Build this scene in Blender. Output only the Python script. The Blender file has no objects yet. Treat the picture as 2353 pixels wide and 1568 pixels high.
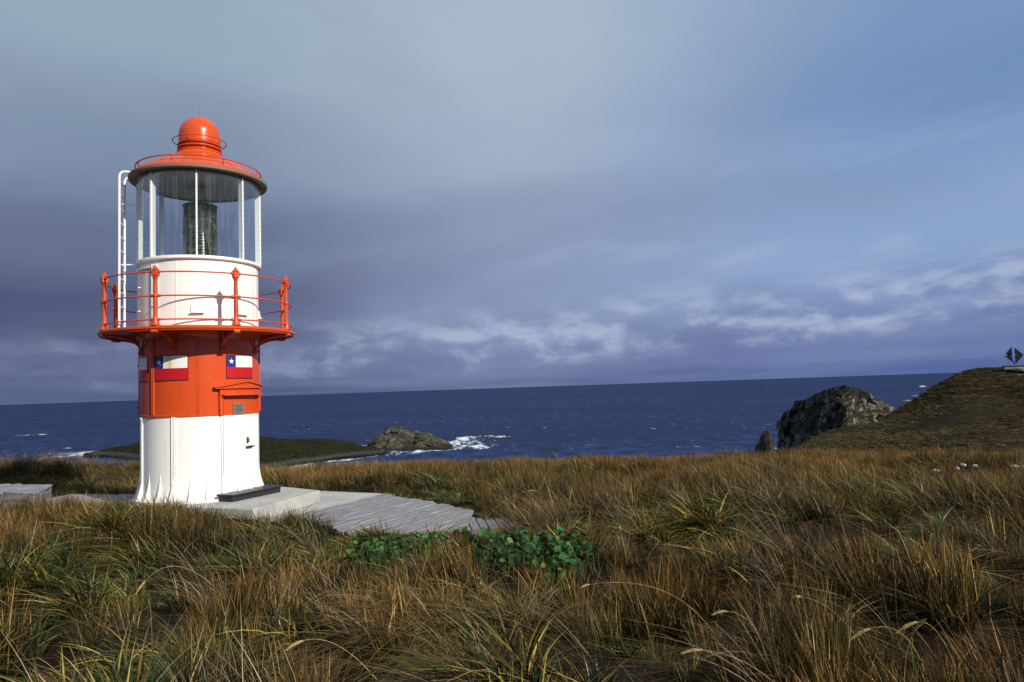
import bpy, math, random
import numpy as np
from mathutils import Vector, Matrix

random.seed(7); rng = np.random.default_rng(7)
S = bpy.context.scene
COL = S.collection
PI = math.pi
rad = math.radians

# ------------------------------------------------------------------ camera
EYE = 1.77
PITCH, ROLL, FPX = 0.0646, -0.0339, 1642.8      # focal length in units of a 2353 wide frame
_f = np.array([0, math.cos(PITCH), math.sin(PITCH)])
_u = np.array([0, -math.sin(PITCH), math.cos(PITCH)])
_x = np.array([1., 0, 0])
CR, SR = math.cos(ROLL), math.sin(ROLL)
CX, CU = CR*_x + SR*_u, -SR*_x + CR*_u
cam = bpy.data.cameras.new('camera'); camo = bpy.data.objects.new('camera', cam); COL.objects.link(camo)
camo.matrix_world = Matrix(((CX[0], CU[0], -_f[0], 0), (CX[1], CU[1], -_f[1], 0), (CX[2], CU[2], -_f[2], EYE), (0, 0, 0, 1)))
cam.sensor_width = 36; cam.lens = 36*FPX/2353; cam.clip_start = 0.05; cam.clip_end = 120000
S.camera = camo

# ------------------------------------------------------------------ light
SUN_DIR = Vector((0.743, -0.674, 0)).normalized()*math.cos(rad(30)) + Vector((0, 0, math.sin(rad(30))))
sun = bpy.data.lights.new('sun', 'SUN'); suno = bpy.data.objects.new('sun', sun); COL.objects.link(suno)
suno.rotation_euler = SUN_DIR.to_track_quat('Z', 'Y').to_euler()
sun.energy = 5.0; sun.angle = rad(0.5); sun.color = (1.0, 0.93, 0.82)
S.view_settings.view_transform = 'Standard'; S.view_settings.look = 'None'
S.view_settings.exposure = 0; S.view_settings.gamma = 1
S.view_settings.use_curve_mapping = False


def srgb(r, g, b):
    c = [v/255 for v in (r, g, b)]
    return tuple((v/12.92 if v <= .04045 else ((v+.055)/1.055)**2.4) for v in c) + (1,)


class NT:
    """small node tree helper"""
    def __init__(s, nt): s.nt = nt; s.N = nt.nodes; s.L = nt.links
    def n(s, t, **k):
        o = s.N.new(t)
        for a, v in k.items(): setattr(o, a, v)
        return o
    def put(s, sock, v):
        if isinstance(v, bpy.types.NodeSocket): s.L.new(v, sock)
        elif v is not None:
            try: sock.default_value = v
            except Exception: sock.default_value = tuple(v)[:3]
    def math(s, op, a, b=None, c=None, clamp=False):
        o = s.n('ShaderNodeMath', operation=op, use_clamp=clamp)
        s.put(o.inputs[0], a)
        if b is not None: s.put(o.inputs[1], b)
        if c is not None: s.put(o.inputs[2], c)
        return o.outputs[0]
    def vmath(s, op, a, b=None):
        o = s.n('ShaderNodeVectorMath', operation=op); s.put(o.inputs[0], a)
        if b is not None: s.put(o.inputs[1], b)
        return o.outputs[0]
    def mix(s, f, a, b, t='MIX'):
        o = s.n('ShaderNodeMix', data_type='RGBA', blend_type=t); o.clamp_factor = True
        s.put(o.inputs[0], f); s.put(o.inputs[6], a); s.put(o.inputs[7], b); return o.outputs[2]
    def ramp(s, f, stops, interp='LINEAR'):
        o = s.n('ShaderNodeValToRGB'); r = o.color_ramp; r.interpolation = interp
        while len(r.elements) < len(stops): r.elements.new(0.5)
        for e, (p, c) in zip(r.elements, stops):
            e.position = p; e.color = c if len(c) == 4 else tuple(c) + (1,)
        s.put(o.inputs[0], f); return o.outputs[0]
    def mr(s, v, a, b, c=0., d=1., t='LINEAR'):
        o = s.n('ShaderNodeMapRange', interpolation_type=t); s.put(o.inputs[0], v)
        for i, q in enumerate((a, b, c, d)): s.put(o.inputs[i+1], q)
        return o.outputs[0]
    def noise(s, vec, scale, detail=4, rough=.55, dist=0):
        o = s.n('ShaderNodeTexNoise'); s.put(o.inputs['Vector'], vec); o.inputs['Scale'].default_value = scale
        o.inputs['Detail'].default_value = detail; o.inputs['Roughness'].default_value = rough; o.inputs['Distortion'].default_value = dist
        return o.outputs[0]
    def scale(s, vec, v):
        o = s.n('ShaderNodeMapping'); s.put(o.inputs[0], vec); o.inputs['Scale'].default_value = v; return o.outputs[0]
    def bump(s, h, strength=.3, dist=.02):
        o = s.n('ShaderNodeBump'); o.inputs['Strength'].default_value = strength; o.inputs['Distance'].default_value = dist
        s.put(o.inputs['Height'], h); return o.outputs[0]


# ------------------------------------------------------------------ sky
def build_world():
    w = bpy.data.worlds.new('World'); S.world = w; w.use_nodes = True
    t = NT(w.node_tree); t.N.clear()
    out = t.n('ShaderNodeOutputWorld'); bg = t.n('ShaderNodeBackground')
    tc = t.n('ShaderNodeTexCoord').outputs['Generated']
    sep = t.n('ShaderNodeSeparateXYZ'); t.put(sep.inputs[0], tc)
    x, y, z = sep.outputs
    sky = t.n('ShaderNodeTexSky', sky_type='NISHITA'); sky.sun_disc = False
    sky.sun_elevation = rad(30); sky.sun_rotation = math.atan2(SUN_DIR.x, SUN_DIR.y)
    sky.altitude = 50; sky.air_density = 1.0; sky.dust_density = .6; sky.ozone_density = 1.5
    clear = t.n('ShaderNodeVectorMath', operation='SCALE'); t.put(clear.inputs[0], sky.outputs[0]); clear.inputs[3].default_value = .085
    # cloud deck: noise on a plane overhead, so the structure shrinks towards the horizon
    zz = t.math('ADD', t.math('MAXIMUM', z, 0), .07)
    cmb = t.n('ShaderNodeCombineXYZ'); t.put(cmb.inputs[0], t.math('DIVIDE', x, zz)); t.put(cmb.inputs[1], t.math('DIVIDE', y, zz))
    plane = cmb.outputs[0]
    broad = t.noise(plane, .33, 4, .5, .3)
    # wobble the height by soft noise so bands are not ruled straight
    wob = t.noise(t.scale(tc, (3.0, 3.0, 9.0)), 1.0, 4, .55, .4)
    zt = t.math('ADD', z, t.math('MULTIPLY', t.math('SUBTRACT', wob, .5), t.mr(z, 0, .35, .022, .11)))
    zt = t.math('DIVIDE', zt, .55)
    q = lambda *s_: [(a/.55, srgb(*c)) for a, c in s_]
    left = t.ramp(zt, q((0, (74, 87, 126)), (.05, (90, 101, 138)), (.066, (95, 106, 142)), (.080, (80, 90, 122)), (.12, (78, 88, 120)), (.2, (95, 107, 138)), (.29, (126, 143, 169)), (.42, (149, 168, 188)), (.55, (155, 174, 192))), 'EASE')
    mid = t.ramp(zt, q((0, (86, 100, 143)), (.04, (104, 117, 157)), (.09, (126, 138, 170)), (.14, (124, 136, 167)), (.22, (136, 150, 178)), (.32, (161, 177, 199)), (.45, (171, 188, 206)), (.55, (173, 191, 207))), 'EASE')
    right = t.ramp(zt, q((0, (84, 103, 156)), (.03, (96, 113, 164)), (.055, (104, 120, 168)), (.10, (116, 138, 182)), (.16, (132, 163, 203)), (.24, (126, 156, 198)), (.34, (112, 143, 190)), (.45, (122, 150, 190)), (.55, (134, 158, 190))), 'EASE')
    c = t.mix(t.mr(x, -.42, .02, t='SMOOTHSTEP'), left, mid)
    c = t.mix(t.mr(x, .02, .50, t='SMOOTHSTEP'), c, right)
    gapmask = t.math('MULTIPLY', t.mr(x, .12, .55, t='SMOOTHSTEP'), t.mr(broad, .46, .62, t='SMOOTHSTEP'))
    gapmask = t.math('MULTIPLY', gapmask, t.mr(z, .08, .18, t='SMOOTHSTEP'))
    c = t.mix(t.math('MULTIPLY', gapmask, .5), c, clear.outputs[0])
    c = t.mix(t.mr(broad, .35, .68, 0, .16), c, srgb(176, 188, 212), 'MIX')
    soft = t.noise(t.scale(tc, (2.0, 2.0, 4.5)), 1.3, 5, .55, .3)
    c = t.mix(t.mr(soft, .35, .6, .22, 0), c, t.mix(.5, c, srgb(94, 104, 140)))
    dg = t.math('DIVIDE', t.math('SUBTRACT', t.math('SUBTRACT', z, t.math('MULTIPLY', x, .15)), .098), .072)
    dg = t.math('EXPONENT', t.math('MULTIPLY', t.math('MULTIPLY', dg, dg), -1.))
    dg = t.math('MULTIPLY', t.math('MULTIPLY', dg, t.mr(x, -.35, .1, 0, .62, t='SMOOTHSTEP')), t.mr(soft, .3, .6, .6, 1.1))
    c = t.mix(dg, c, srgb(150, 171, 210))
    # thin slanting veils of lit cloud, clearer towards the right
    sl = t.math('SUBTRACT', z, t.math('MULTIPLY', x, .22))
    cv = t.n('ShaderNodeCombineXYZ'); t.put(cv.inputs[0], t.math('MULTIPLY', x, 2.3)); t.put(cv.inputs[1], t.math('MULTIPLY', sl, 8.5)); t.put(cv.inputs[2], t.math('MULTIPLY', y, 1.2))
    v1 = t.noise(cv.outputs[0], 1.7, 6, .52, .35)
    veil = t.math('MULTIPLY', t.mr(v1, .46, .68, t='SMOOTHSTEP'), t.mr(x, -.12, .25, .10, .62, t='SMOOTHSTEP'))
    veil = t.math('MULTIPLY', veil, t.math('MULTIPLY', t.mr(z, .05, .10, t='SMOOTHSTEP'), t.mr(z, .17, .34, 1, .10, t='SMOOTHSTEP')))
    c = t.mix(veil, c, srgb(160, 178, 212))
    # low cumulus row: puffs with soft lit sides over darker bases
    zc = t.math('SUBTRACT', z, t.math('MULTIPLY', x, .05))
    cc = t.n('ShaderNodeCombineXYZ'); t.put(cc.inputs[0], t.math('MULTIPLY', x, 6.)); t.put(cc.inputs[1], t.math('MULTIPLY', z, 13.)); t.put(cc.inputs[2], t.math('MULTIPLY', y, 3.))
    c2 = t.vmath('ADD', cc.outputs[0], (.10, .16, 0.))
    p1 = t.noise(cc.outputs[0], 1.65, 8, .58, .28); p2 = t.noise(c2, 1.65, 8, .58, .28)
    band = t.math('MULTIPLY', t.mr(zc, .018, .045, t='SMOOTHSTEP'), t.mr(zc, .07, .14, 1, 0, t='SMOOTHSTEP'))
    band = t.math('MULTIPLY', band, t.mr(x, -.38, .02, .3, 1, t='SMOOTHSTEP'))
    body = t.mr(p1, .33, .68, t='SMOOTHSTEP')
    litp = t.math('MULTIPLY', t.math('MULTIPLY', band, body), t.mr(t.math('SUBTRACT', p1, p2), -.12, .13, 0, .80, t='SMOOTHSTEP'))
    drk = t.math('MULTIPLY', band, t.math('MULTIPLY', t.mr(p1, .34, .56, 1, 0, t='SMOOTHSTEP'), .24))
    c = t.mix(drk, c, srgb(90, 102, 146))
    c = t.mix(litp, c, srgb(178, 190, 214))
    t.put(bg.inputs[0], c); bg.inputs[1].default_value = 1.0
    t.L.new(bg.outputs[0], out.inputs[0])


build_world()


# ------------------------------------------------------------------ numpy noise
def _hash(ix, iy, iz, seed):
    h = (ix.astype(np.int64)*374761393 + iy.astype(np.int64)*668265263 + iz.astype(np.int64)*2147483647 + seed*974634777) & 0xffffffff
    h = ((h ^ (h >> 13))*1274126177) & 0xffffffff
    h = ((h ^ (h >> 16))*2246822519) & 0xffffffff
    return ((h ^ (h >> 15)) & 0xffffff)/float(0xffffff)


def vnoise(x, y, z=None, seed=0):
    x = np.asarray(x, float); y = np.asarray(y, float); z = np.zeros_like(x) if z is None else np.asarray(z, float)
    ix, iy, iz = np.floor(x), np.floor(y), np.floor(z)
    fx, fy, fz = x-ix, y-iy, z-iz
    fx = fx*fx*(3-2*fx); fy = fy*fy*(3-2*fy); fz = fz*fz*(3-2*fz)
    r = 0
    for dz in (0, 1):
        for dy in (0, 1):
            for dx in (0, 1):
                wgt = (fx if dx else 1-fx)*(fy if dy else 1-fy)*(fz if dz else 1-fz)
                r = r + wgt*_hash(ix+dx, iy+dy, iz+dz, seed)
    return r*2-1


def fbm(x, y, z=None, seed=0, oct=4, gain=.5):
    a, s, r, n = 1., 1., 0, 0
    for o in range(oct):
        r = r + a*vnoise(np.asarray(x)*s+o*17.3, np.asarray(y)*s+o*5.1, None if z is None else np.asarray(z)*s, seed+o)
        n += a; a *= gain; s *= 2.03
    return r/n


def sstep(a, b, v):
    t_ = np.clip((np.asarray(v, float)-a)/(b-a), 0, 1); return t_*t_*(3-2*t_)


# ------------------------------------------------------------------ object helpers
def link(o, parent=None):
    COL.objects.link(o)
    if parent is not None: o.parent = parent
    return o


def tag(o, label=None, cat=None, group=None, kind=None):
    if label: o['label'] = label
    if cat: o['category'] = cat
    if group: o['group'] = group
    if kind: o['kind'] = kind
    return o


def empty(name, loc, rz=0., label=None, cat=None, group=None):
    o = bpy.data.objects.new(name, None); link(o); o.location = loc; o.rotation_euler = (0, 0, rz); o.empty_display_size = .2
    return tag(o, label, cat, group)


class MB:
    def __init__(s): s.v = []; s.f = []
    def add(s, vs, fs):
        b = len(s.v); s.v += [tuple(map(float, p)) for p in vs]; s.f += [tuple(b+i for i in q) for q in fs]; return s
    def grid(s, P, wrap_u=False, wrap_v=False, flip=False):
        nu, nv = len(P), len(P[0]); fs = []
        for i in range(nu if wrap_u else nu-1):
            for j in range(nv if wrap_v else nv-1):
                q = (i*nv+j, ((i+1) % nu)*nv+j, ((i+1) % nu)*nv+(j+1) % nv, i*nv+(j+1) % nv)
                fs.append(q[::-1] if flip else q)
        return s.add([p for row in P for p in row], fs)
    def box(s, c, d, rz=0., taper=1.):
        cs, sn = math.cos(rz), math.sin(rz); vs = []
        for k in (-1, 1):
            for a, b in ((-1, -1), (1, -1), (1, 1), (-1, 1)):
                m = taper if k == 1 else 1
                x, y = a*d[0]/2*m, b*d[1]/2*m
                vs.append((c[0]+x*cs-y*sn, c[1]+x*sn+y*cs, c[2]+k*d[2]/2))
        return s.add(vs, [(3, 2, 1, 0), (4, 5, 6, 7), (0, 1, 5, 4), (1, 2, 6, 5), (2, 3, 7, 6), (3, 0, 4, 7)])
    def lathe(s, prof, n=64, c=(0, 0, 0), a0=0., a1=2*PI, close=False):
        full = abs(a1-a0-2*PI) < 1e-6; m = n if full else n+1
        P = [[(c[0]+r*math.cos(a0+(a1-a0)*i/n), c[1]+r*math.sin(a0+(a1-a0)*i/n), c[2]+z) for (r, z) in prof] for i in range(m)]
        return s.grid(P, wrap_u=full, wrap_v=close)
    def tube(s, pts, r, n=8, closed=False, cap=True):
        pts = [Vector(p) for p in pts]; m = len(pts); rr = r if hasattr(r, '__len__') else [r]*m
        P = []; prev = None
        for i, p in enumerate(pts):
            if closed: d = pts[(i+1) % m]-pts[i-1]
            else: d = pts[min(i+1, m-1)]-pts[max(i-1, 0)]
            d.normalize()
            if prev is None:
                a = d.orthogonal().normalized()
            else:
                a = (prev - d*prev.dot(d)).normalized()
            prev = a; b = d.cross(a)
            P.append([tuple(p+(a*math.cos(2*PI*k/n)+b*math.sin(2*PI*k/n))*rr[i]) for k in range(n)])
        s.grid(P, wrap_u=closed, wrap_v=True)
        if cap and not closed:
            b0 = len(s.v)-m*n
            s.f.append(tuple(b0+k for k in range(n))[::-1]); s.f.append(tuple(b0+(m-1)*n+k for k in range(n)))
        return s
    def prism(s, poly, z0, z1):
        n = len(poly)
        vs = [(p[0], p[1], z0) for p in poly]+[(p[0], p[1], z1) for p in poly]
        fs = [tuple(range(n))[::-1], tuple(range(n, 2*n))]+[(i, (i+1) % n, (i+1) % n+n, i+n) for i in range(n)]
        return s.add(vs, fs)
    # box bent round a vertical cylinder: angle th0..th1 (deg), z0..z1, radius r0..r1 in tower coordinates
    def cbox(s, th0, th1, z0, z1, r0, r1, n=None, zf=None):
        n = n or max(1, int(abs(th1-th0)/4)+1)
        P = []
        for i in range(n+1):
            th = rad(th0+(th1-th0)*i/n); sx, sy = math.sin(th), -math.cos(th)
            a, b = (z0, z1) if zf is None else zf(i/n)
            P.append([(r0*sx, r0*sy, a), (r1*sx, r1*sy, a), (r1*sx, r1*sy, b), (r0*sx, r0*sy, b)])
        b0 = len(s.v); s.grid(P, wrap_v=True, flip=True)
        s.f.append((b0, b0+1, b0+2, b0+3)); s.f.append((b0+4*n+3, b0+4*n+2, b0+4*n+1, b0+4*n))
        return s
    def build(s, name, mat, parent=None, smooth=35, bevel=0):
        me = bpy.data.meshes.new(name); me.from_pydata(s.v, [], s.f); me.materials.append(mat)
        if smooth:
            me.polygons.foreach_set('use_smooth', [True]*len(me.polygons)); me.set_sharp_from_angle(angle=rad(smooth))
        me.update()
        o = bpy.data.objects.new(name, me); link(o, parent)
        if bevel:
            m = o.modifiers.new('bevel', 'BEVEL'); m.width = bevel; m.segments = 2; m.limit_method = 'ANGLE'
        return o


def mesh_np(name, V, Fq, mat, parent=None, smooth=True, attrs=None):
    """fast mesh from numpy arrays of quads"""
    me = bpy.data.meshes.new(name)
    V = np.asarray(V, np.float32); Fq = np.asarray(Fq, np.int32); k = Fq.shape[1]
    me.vertices.add(len(V)); me.vertices.foreach_set('co', V.ravel())
    me.loops.add(Fq.size); me.loops.foreach_set('vertex_index', Fq.ravel())
    me.polygons.add(len(Fq)); me.polygons.foreach_set('loop_start', np.arange(0, Fq.size, k, dtype=np.int32))
    me.update(calc_edges=True)
    me.polygons.foreach_set('use_smooth', np.full(len(Fq), smooth))
    for n_, a in (attrs or {}).items():
        at_ = me.attributes.new(n_, 'FLOAT', 'POINT'); at_.data.foreach_set('value', np.asarray(a, np.float32).ravel())
    if mat: me.materials.append(mat)
    me.validate()
    o = bpy.data.objects.new(name, me); link(o, parent); return o


def grid_faces(nu, nv):
    i, j = np.meshgrid(np.arange(nu-1), np.arange(nv-1), indexing='ij'); a = i*nv+j
    return np.stack([a, a+1, a+nv+1, a+nv], -1).reshape(-1, 4)


# ------------------------------------------------------------------ sight lines (photograph measured in a 2353 wide frame) to real places
def sight(px, py):
    px = np.asarray(px, float); py = np.asarray(py, float)
    d = _f + ((px-1176.5)/FPX)[..., None]*CX - ((py-784)/FPX)[..., None]*CU
    return d/np.hypot(d[..., 0], d[..., 1])[..., None]


def at(px, py, D):
    d = sight(px, py); return Vector((d[0]*D, d[1]*D, EYE+d[2]*D))


def ongrd(px, py, z):
    d = sight(px, py); s_ = (z-EYE)/d[2]; return (d[0]*s_, d[1]*s_)


# ------------------------------------------------------------------ materials
def mat(name):
    m = bpy.data.materials.new(name); m.use_nodes = True; t = NT(m.node_tree)
    b = t.N.get('Principled BSDF'); return m, t, b


def paint(name, col, rough=.42, dirt=(.25, .17, .08), dirt_amt=.25, chip=0., spec=.4):
    m, t, b = mat(name)
    oc = t.n('ShaderNodeTexCoord').outputs['Object']
    n1 = t.noise(oc, 3.5, 6, .6); n2 = t.noise(t.scale(oc, (9, 9, 1.2)), 1.5, 5, .6); n3 = t.noise(oc, 60, 3, .5)
    c = t.mix(t.mr(n1, .35, .7, 0, .16), (*col, 1), (col[0]*.82, col[1]*.86, col[2]*.9, 1))
    c = t.mix(t.math('MULTIPLY', t.mr(n2, .56, .78), dirt_amt), c, (*dirt, 1))
    if chip:
        ch = t.noise(oc, 28, 4, .6)
        c = t.mix(t.mr(ch, .74-chip*.1, .76, 0, .8), c, (.13, .05, .025, 1))
    t.put(b.inputs['Base Color'], c)
    t.put(b.inputs['Roughness'], t.mr(n1, .3, .7, rough-.06, rough+.12))
    b.inputs['Specular IOR Level'].default_value = spec
    t.put(b.inputs['Normal'], t.bump(t.math('ADD', t.math('MULTIPLY', n3, .35), n1), .12, .01))
    return m


M = {}
M['white'] = paint('white_paint', (.84, .83, .77), .33, (.42, .33, .18), .10)
M['white_base'] = paint('white_paint_tower', (.84, .83, .77), .40, (.42, .30, .13), .26, chip=.35)
M['orange'] = paint('orange_paint', (.60, .072, .010), .24, (.26, .045, .02), .5, chip=.2)
M['orange_rail'] = paint('orange_railing_paint', (.54, .068, .016), .34, (.25, .05, .03), .35)
M['under'] = paint('roof_soffit', (.20, .165, .11), .6, (.1, .06, .03), .3)
M['ceil'] = paint('ceiling_grey', (.27, .29, .30), .5, (.15, .15, .15), .2)
M['black'] = paint('black_step_paint', (.022, .021, .025), .4, (.12, .10, .08), .35)
M['flagred'] = paint('flag_red', (.50, .008, .012), .35, (.3, .02, .02), .15)
M['flagblue'] = paint('flag_blue', (.022, .028, .20), .35, (.1, .1, .2), .1)
M['flagborder'] = paint('flag_border', (.025, .012, .012), .5)
M['metal_dark'] = paint('dark_hardware', (.05, .04, .035), .45, (.2, .1, .05), .3)
M['plaque'] = paint('plaque_grey', (.17, .17, .13), .4, (.08, .08, .06), .5)
M['brass'] = paint('brass_frame', (.07, .06, .035), .35, (.04, .03, .02), .4)
M['bird'] = paint('black_feathers', (.012, .012, .013), .7)


def stain_material():
    m, t, b = mat('flag_white_stained')
    g = t.n('ShaderNodeTexCoord').outputs['Object']; sp = t.n('ShaderNodeSeparateXYZ'); t.put(sp.inputs[0], g)
    at_ = t.n('ShaderNodeAttribute', attribute_name='stain').outputs['Fac']
    n = t.noise(t.scale(g, (40, 40, 4)), 1., 4, .6)
    f = t.math('MULTIPLY', at_, t.mr(n, .3, .6, .35, 1))
    t.put(b.inputs['Base Color'], t.mix(f, (.80, .79, .74, 1), (.62, .40, .05, 1))); b.inputs['Roughness'].default_value = .4
    return m


M['flagwhite'] = stain_material()


def glass_mat():
    m, t, b = mat('lantern_glass')
    t.N.remove(b); out = t.N['Material Output']
    oc = t.n('ShaderNodeTexCoord').outputs['Object']
    tr = t.n('ShaderNodeBsdfTransparent'); tr.inputs[0].default_value = (.86, .91, .93, 1)
    gl = t.n('ShaderNodeBsdfGlossy'); gl.inputs['Roughness'].default_value = .03
    di = t.n('ShaderNodeBsdfDiffuse'); di.inputs[0].default_value = (.75, .78, .8, 1)
    fr = t.n('ShaderNodeFresnel'); fr.inputs[0].default_value = 1.45
    m1 = t.n('ShaderNodeMixShader'); t.put(m1.inputs[0], t.math('MULTIPLY', fr.outputs[0], .28, clamp=True)); t.L.new(tr.outputs[0], m1.inputs[1]); t.L.new(gl.outputs[0], m1.inputs[2])
    st = t.noise(t.scale(oc, (14, 14, .9)), 1., 5, .6); sp = t.noise(oc, 23, 3, .6)
    d = t.math('MAXIMUM', t.mr(st, .5, .8, .01, .13), t.mr(sp, .75, .77, 0, .5))
    m2 = t.n('ShaderNodeMixShader'); t.put(m2.inputs[0], d); t.L.new(m1.outputs[0], m2.inputs[1]); t.L.new(di.outputs[0], m2.inputs[2])
    t.L.new(m2.outputs[0], out.inputs[0]); return m


def lens_mat():
    m, t, b = mat('lens_glass')
    oc = t.n('ShaderNodeTexCoord').outputs['Object']
    n = t.noise(t.scale(oc, (6, 6, 14)), 1., 4, .6, .8)
    t.put(b.inputs['Base Color'], t.ramp(n, [(.3, (.014, .022, .020)), (.52, (.05, .068, .055)), (.68, (.24, .25, .16))]))
    b.inputs['Roughness'].default_value = .20; b.inputs['Specular IOR Level'].default_value = 1.0; b.inputs['Coat Weight'].default_value = .6
    return m


M['glass'] = glass_mat(); M['lens'] = lens_mat()


def wood_mat(name='weathered_wood', k=1.):
    m, t, b = mat(name)
    oc = t.n('ShaderNodeAttribute', attribute_name='grain').outputs['Vector']
    rnd = t.n('ShaderNodeObjectInfo').outputs['Random']
    n = t.noise(t.scale(oc, (2.2, 55, 20)), 1., 5, .65, .4); n2 = t.noise(oc, 3.1, 4, .6)
    c = t.ramp(n, [(.28, (.06*k, .058*k, .066*k)), (.5, (.22*k, .215*k, .235*k)), (.72, (.40*k, .39*k, .40*k))])
    c = t.mix(t.mr(rnd, 0, 1, 0, .42), c, (.19*k, .18*k, .20*k, 1)); c = t.mix(t.mr(n2, .5, .75, 0, .45), c, (.36*k, .34*k, .29*k, 1))
    t.put(b.inputs['Base Color'], c); b.inputs['Roughness'].default_value = .8; b.inputs['Specular IOR Level'].default_value = .25
    t.put(b.inputs['Normal'], t.bump(n, .6, .008)); return m


M['wood'] = wood_mat()


def concrete_mat():
    m, t, b = mat('weathered_concrete')
    g = t.n('ShaderNodeNewGeometry').outputs['Position']
    n = t.noise(g, 1.6, 6, .6); n2 = t.noise(g, 30, 4, .6); n3 = t.noise(g, 5., 5, .65)
    c = t.ramp(n, [(.3, (.30, .30, .28)), (.5, (.42, .42, .39)), (.7, (.52, .515, .47))])
    c = t.mix(t.mr(n2, .4, .75, 0, .5), c, (.25, .25, .235, 1)); c = t.mix(t.mr(n3, .6, .75, 0, .35), c, (.42, .33, .16, 1))
    t.put(b.inputs['Base Color'], c); b.inputs['Roughness'].default_value = .85
    t.put(b.inputs['Normal'], t.bump(n2, .5, .01)); return m


M['concrete'] = concrete_mat()


def soil_mat():
    m, t, b = mat('peat_soil')
    g = t.n('ShaderNodeNewGeometry').outputs['Position']
    n = t.noise(g, 2.2, 6, .6); n2 = t.noise(g, 22, 5, .65); n3 = t.noise(g, .35, 4, .55)
    c = t.ramp(n2, [(.3, (.006, .0045, .003)), (.55, (.014, .0095, .006)), (.75, (.038, .026, .014))])
    c = t.mix(t.mr(n, .45, .7, 0, .55), c, (.022, .022, .008, 1)); c = t.mix(t.mr(n3, .45, .65, 0, .3), c, (.03, .018, .008, 1))
    t.put(b.inputs['Base Color'], c); b.inputs['Roughness'].default_value = .95; b.inputs['Specular IOR Level'].default_value = .1
    t.put(b.inputs['Normal'], t.bump(t.math('ADD', n, n2), .9, .06)); return m


def hill_mat(name, dark, mid, light, sc=1., green=(.03, .035, .012), shore=False):
    m, t, b = mat(name)
    g = t.n('ShaderNodeNewGeometry').outputs['Position']
    n = t.noise(g, .05*sc, 6, .62, .4); n2 = t.noise(g, .4*sc, 7, .66); n3 = t.noise(g, 1.8*sc, 4, .6)
    c = t.ramp(n2, [(.34, dark), (.5, mid), (.66, light)])
    c = t.mix(t.mr(n, .42, .62, 0, .7), c, (*green, 1)); c = t.mix(t.mr(n3, .45, .65, 0, .45), c, tuple(v*.5 for v in dark)+(1,))
    if shore:
        sz = t.n('ShaderNodeSeparateXYZ'); t.put(sz.inputs[0], g); hz = t.math('ADD', sz.outputs[2], t.math('MULTIPLY', t.math('SUBTRACT', n2, .5), 3.0))
        c = t.mix(t.mr(hz, -35.6, -34.8, 1, 0), c, t.ramp(n3, [(.3, (.015, .015, .016)), (.6, (.07, .07, .068))])); c = t.mix(t.mr(hz, -36.9, -36.3, 1, 0), c, (.012, .012, .013, 1))
    t.put(b.inputs['Base Color'], c); b.inputs['Roughness'].default_value = .95; b.inputs['Specular IOR Level'].default_value = .05
    t.put(b.inputs['Normal'], t.bump(t.math('ADD', n2, t.math('MULTIPLY', n3, .4)), 1., 1.3/sc)); return m


def rock_mat(name, top_green=(.028, .027, .010), amt=1., wet=-33, k=1., klow=1.):
    m, t, b = mat(name)
    geo = t.n('ShaderNodeNewGeometry'); g = geo.outputs['Position']
    n = t.noise(t.scale(g, (1, 1, .55)), .12, 7, .65, .6); n2 = t.noise(g, .9, 6, .65); n0 = t.noise(t.scale(g, (1, 1, .35)), .35, 6, .6, 1.2)
    c = t.ramp(n, [(.3, tuple(v*k*klow for v in (.020, .019, .017))), (.47, tuple(v*k*klow for v in (.06, .057, .05))), (.58, tuple(v*k for v in (.24, .23, .20))), (.8, tuple(v*k for v in (.30, .285, .24)))])
    c = t.mix(t.mr(n0, .52, .7, 0, .55), c, (.12, .085, .058, 1)); c = t.mix(t.mr(n2, .45, .7, 0, .55), c, (.025, .024, .022, 1))
    sp = t.n('ShaderNodeSeparateXYZ'); t.put(sp.inputs[0], geo.outputs['Normal']); sz = t.n('ShaderNodeSeparateXYZ'); t.put(sz.inputs[0], g)
    up = t.mr(t.math('ADD', sp.outputs[2], t.math('MULTIPLY', t.math('SUBTRACT', n, .5), 1.4)), .58, .78, 0, amt)
    c = t.mix(up, c, (*top_green, 1))
    c = t.mix(t.mr(t.math('ADD', sz.outputs[2], t.math('MULTIPLY', n2, 3)), wet-1, wet+2, 1, 0), c, (.018, .017, .018, 1))
    t.put(b.inputs['Base Color'], c); b.inputs['Roughness'].default_value = .9; b.inputs['Specular IOR Level'].default_value = .2
    t.put(b.inputs['Normal'], t.bump(t.math('ADD', n, t.math('MULTIPLY', n2, .35)), 1., 2.5)); return m


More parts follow.
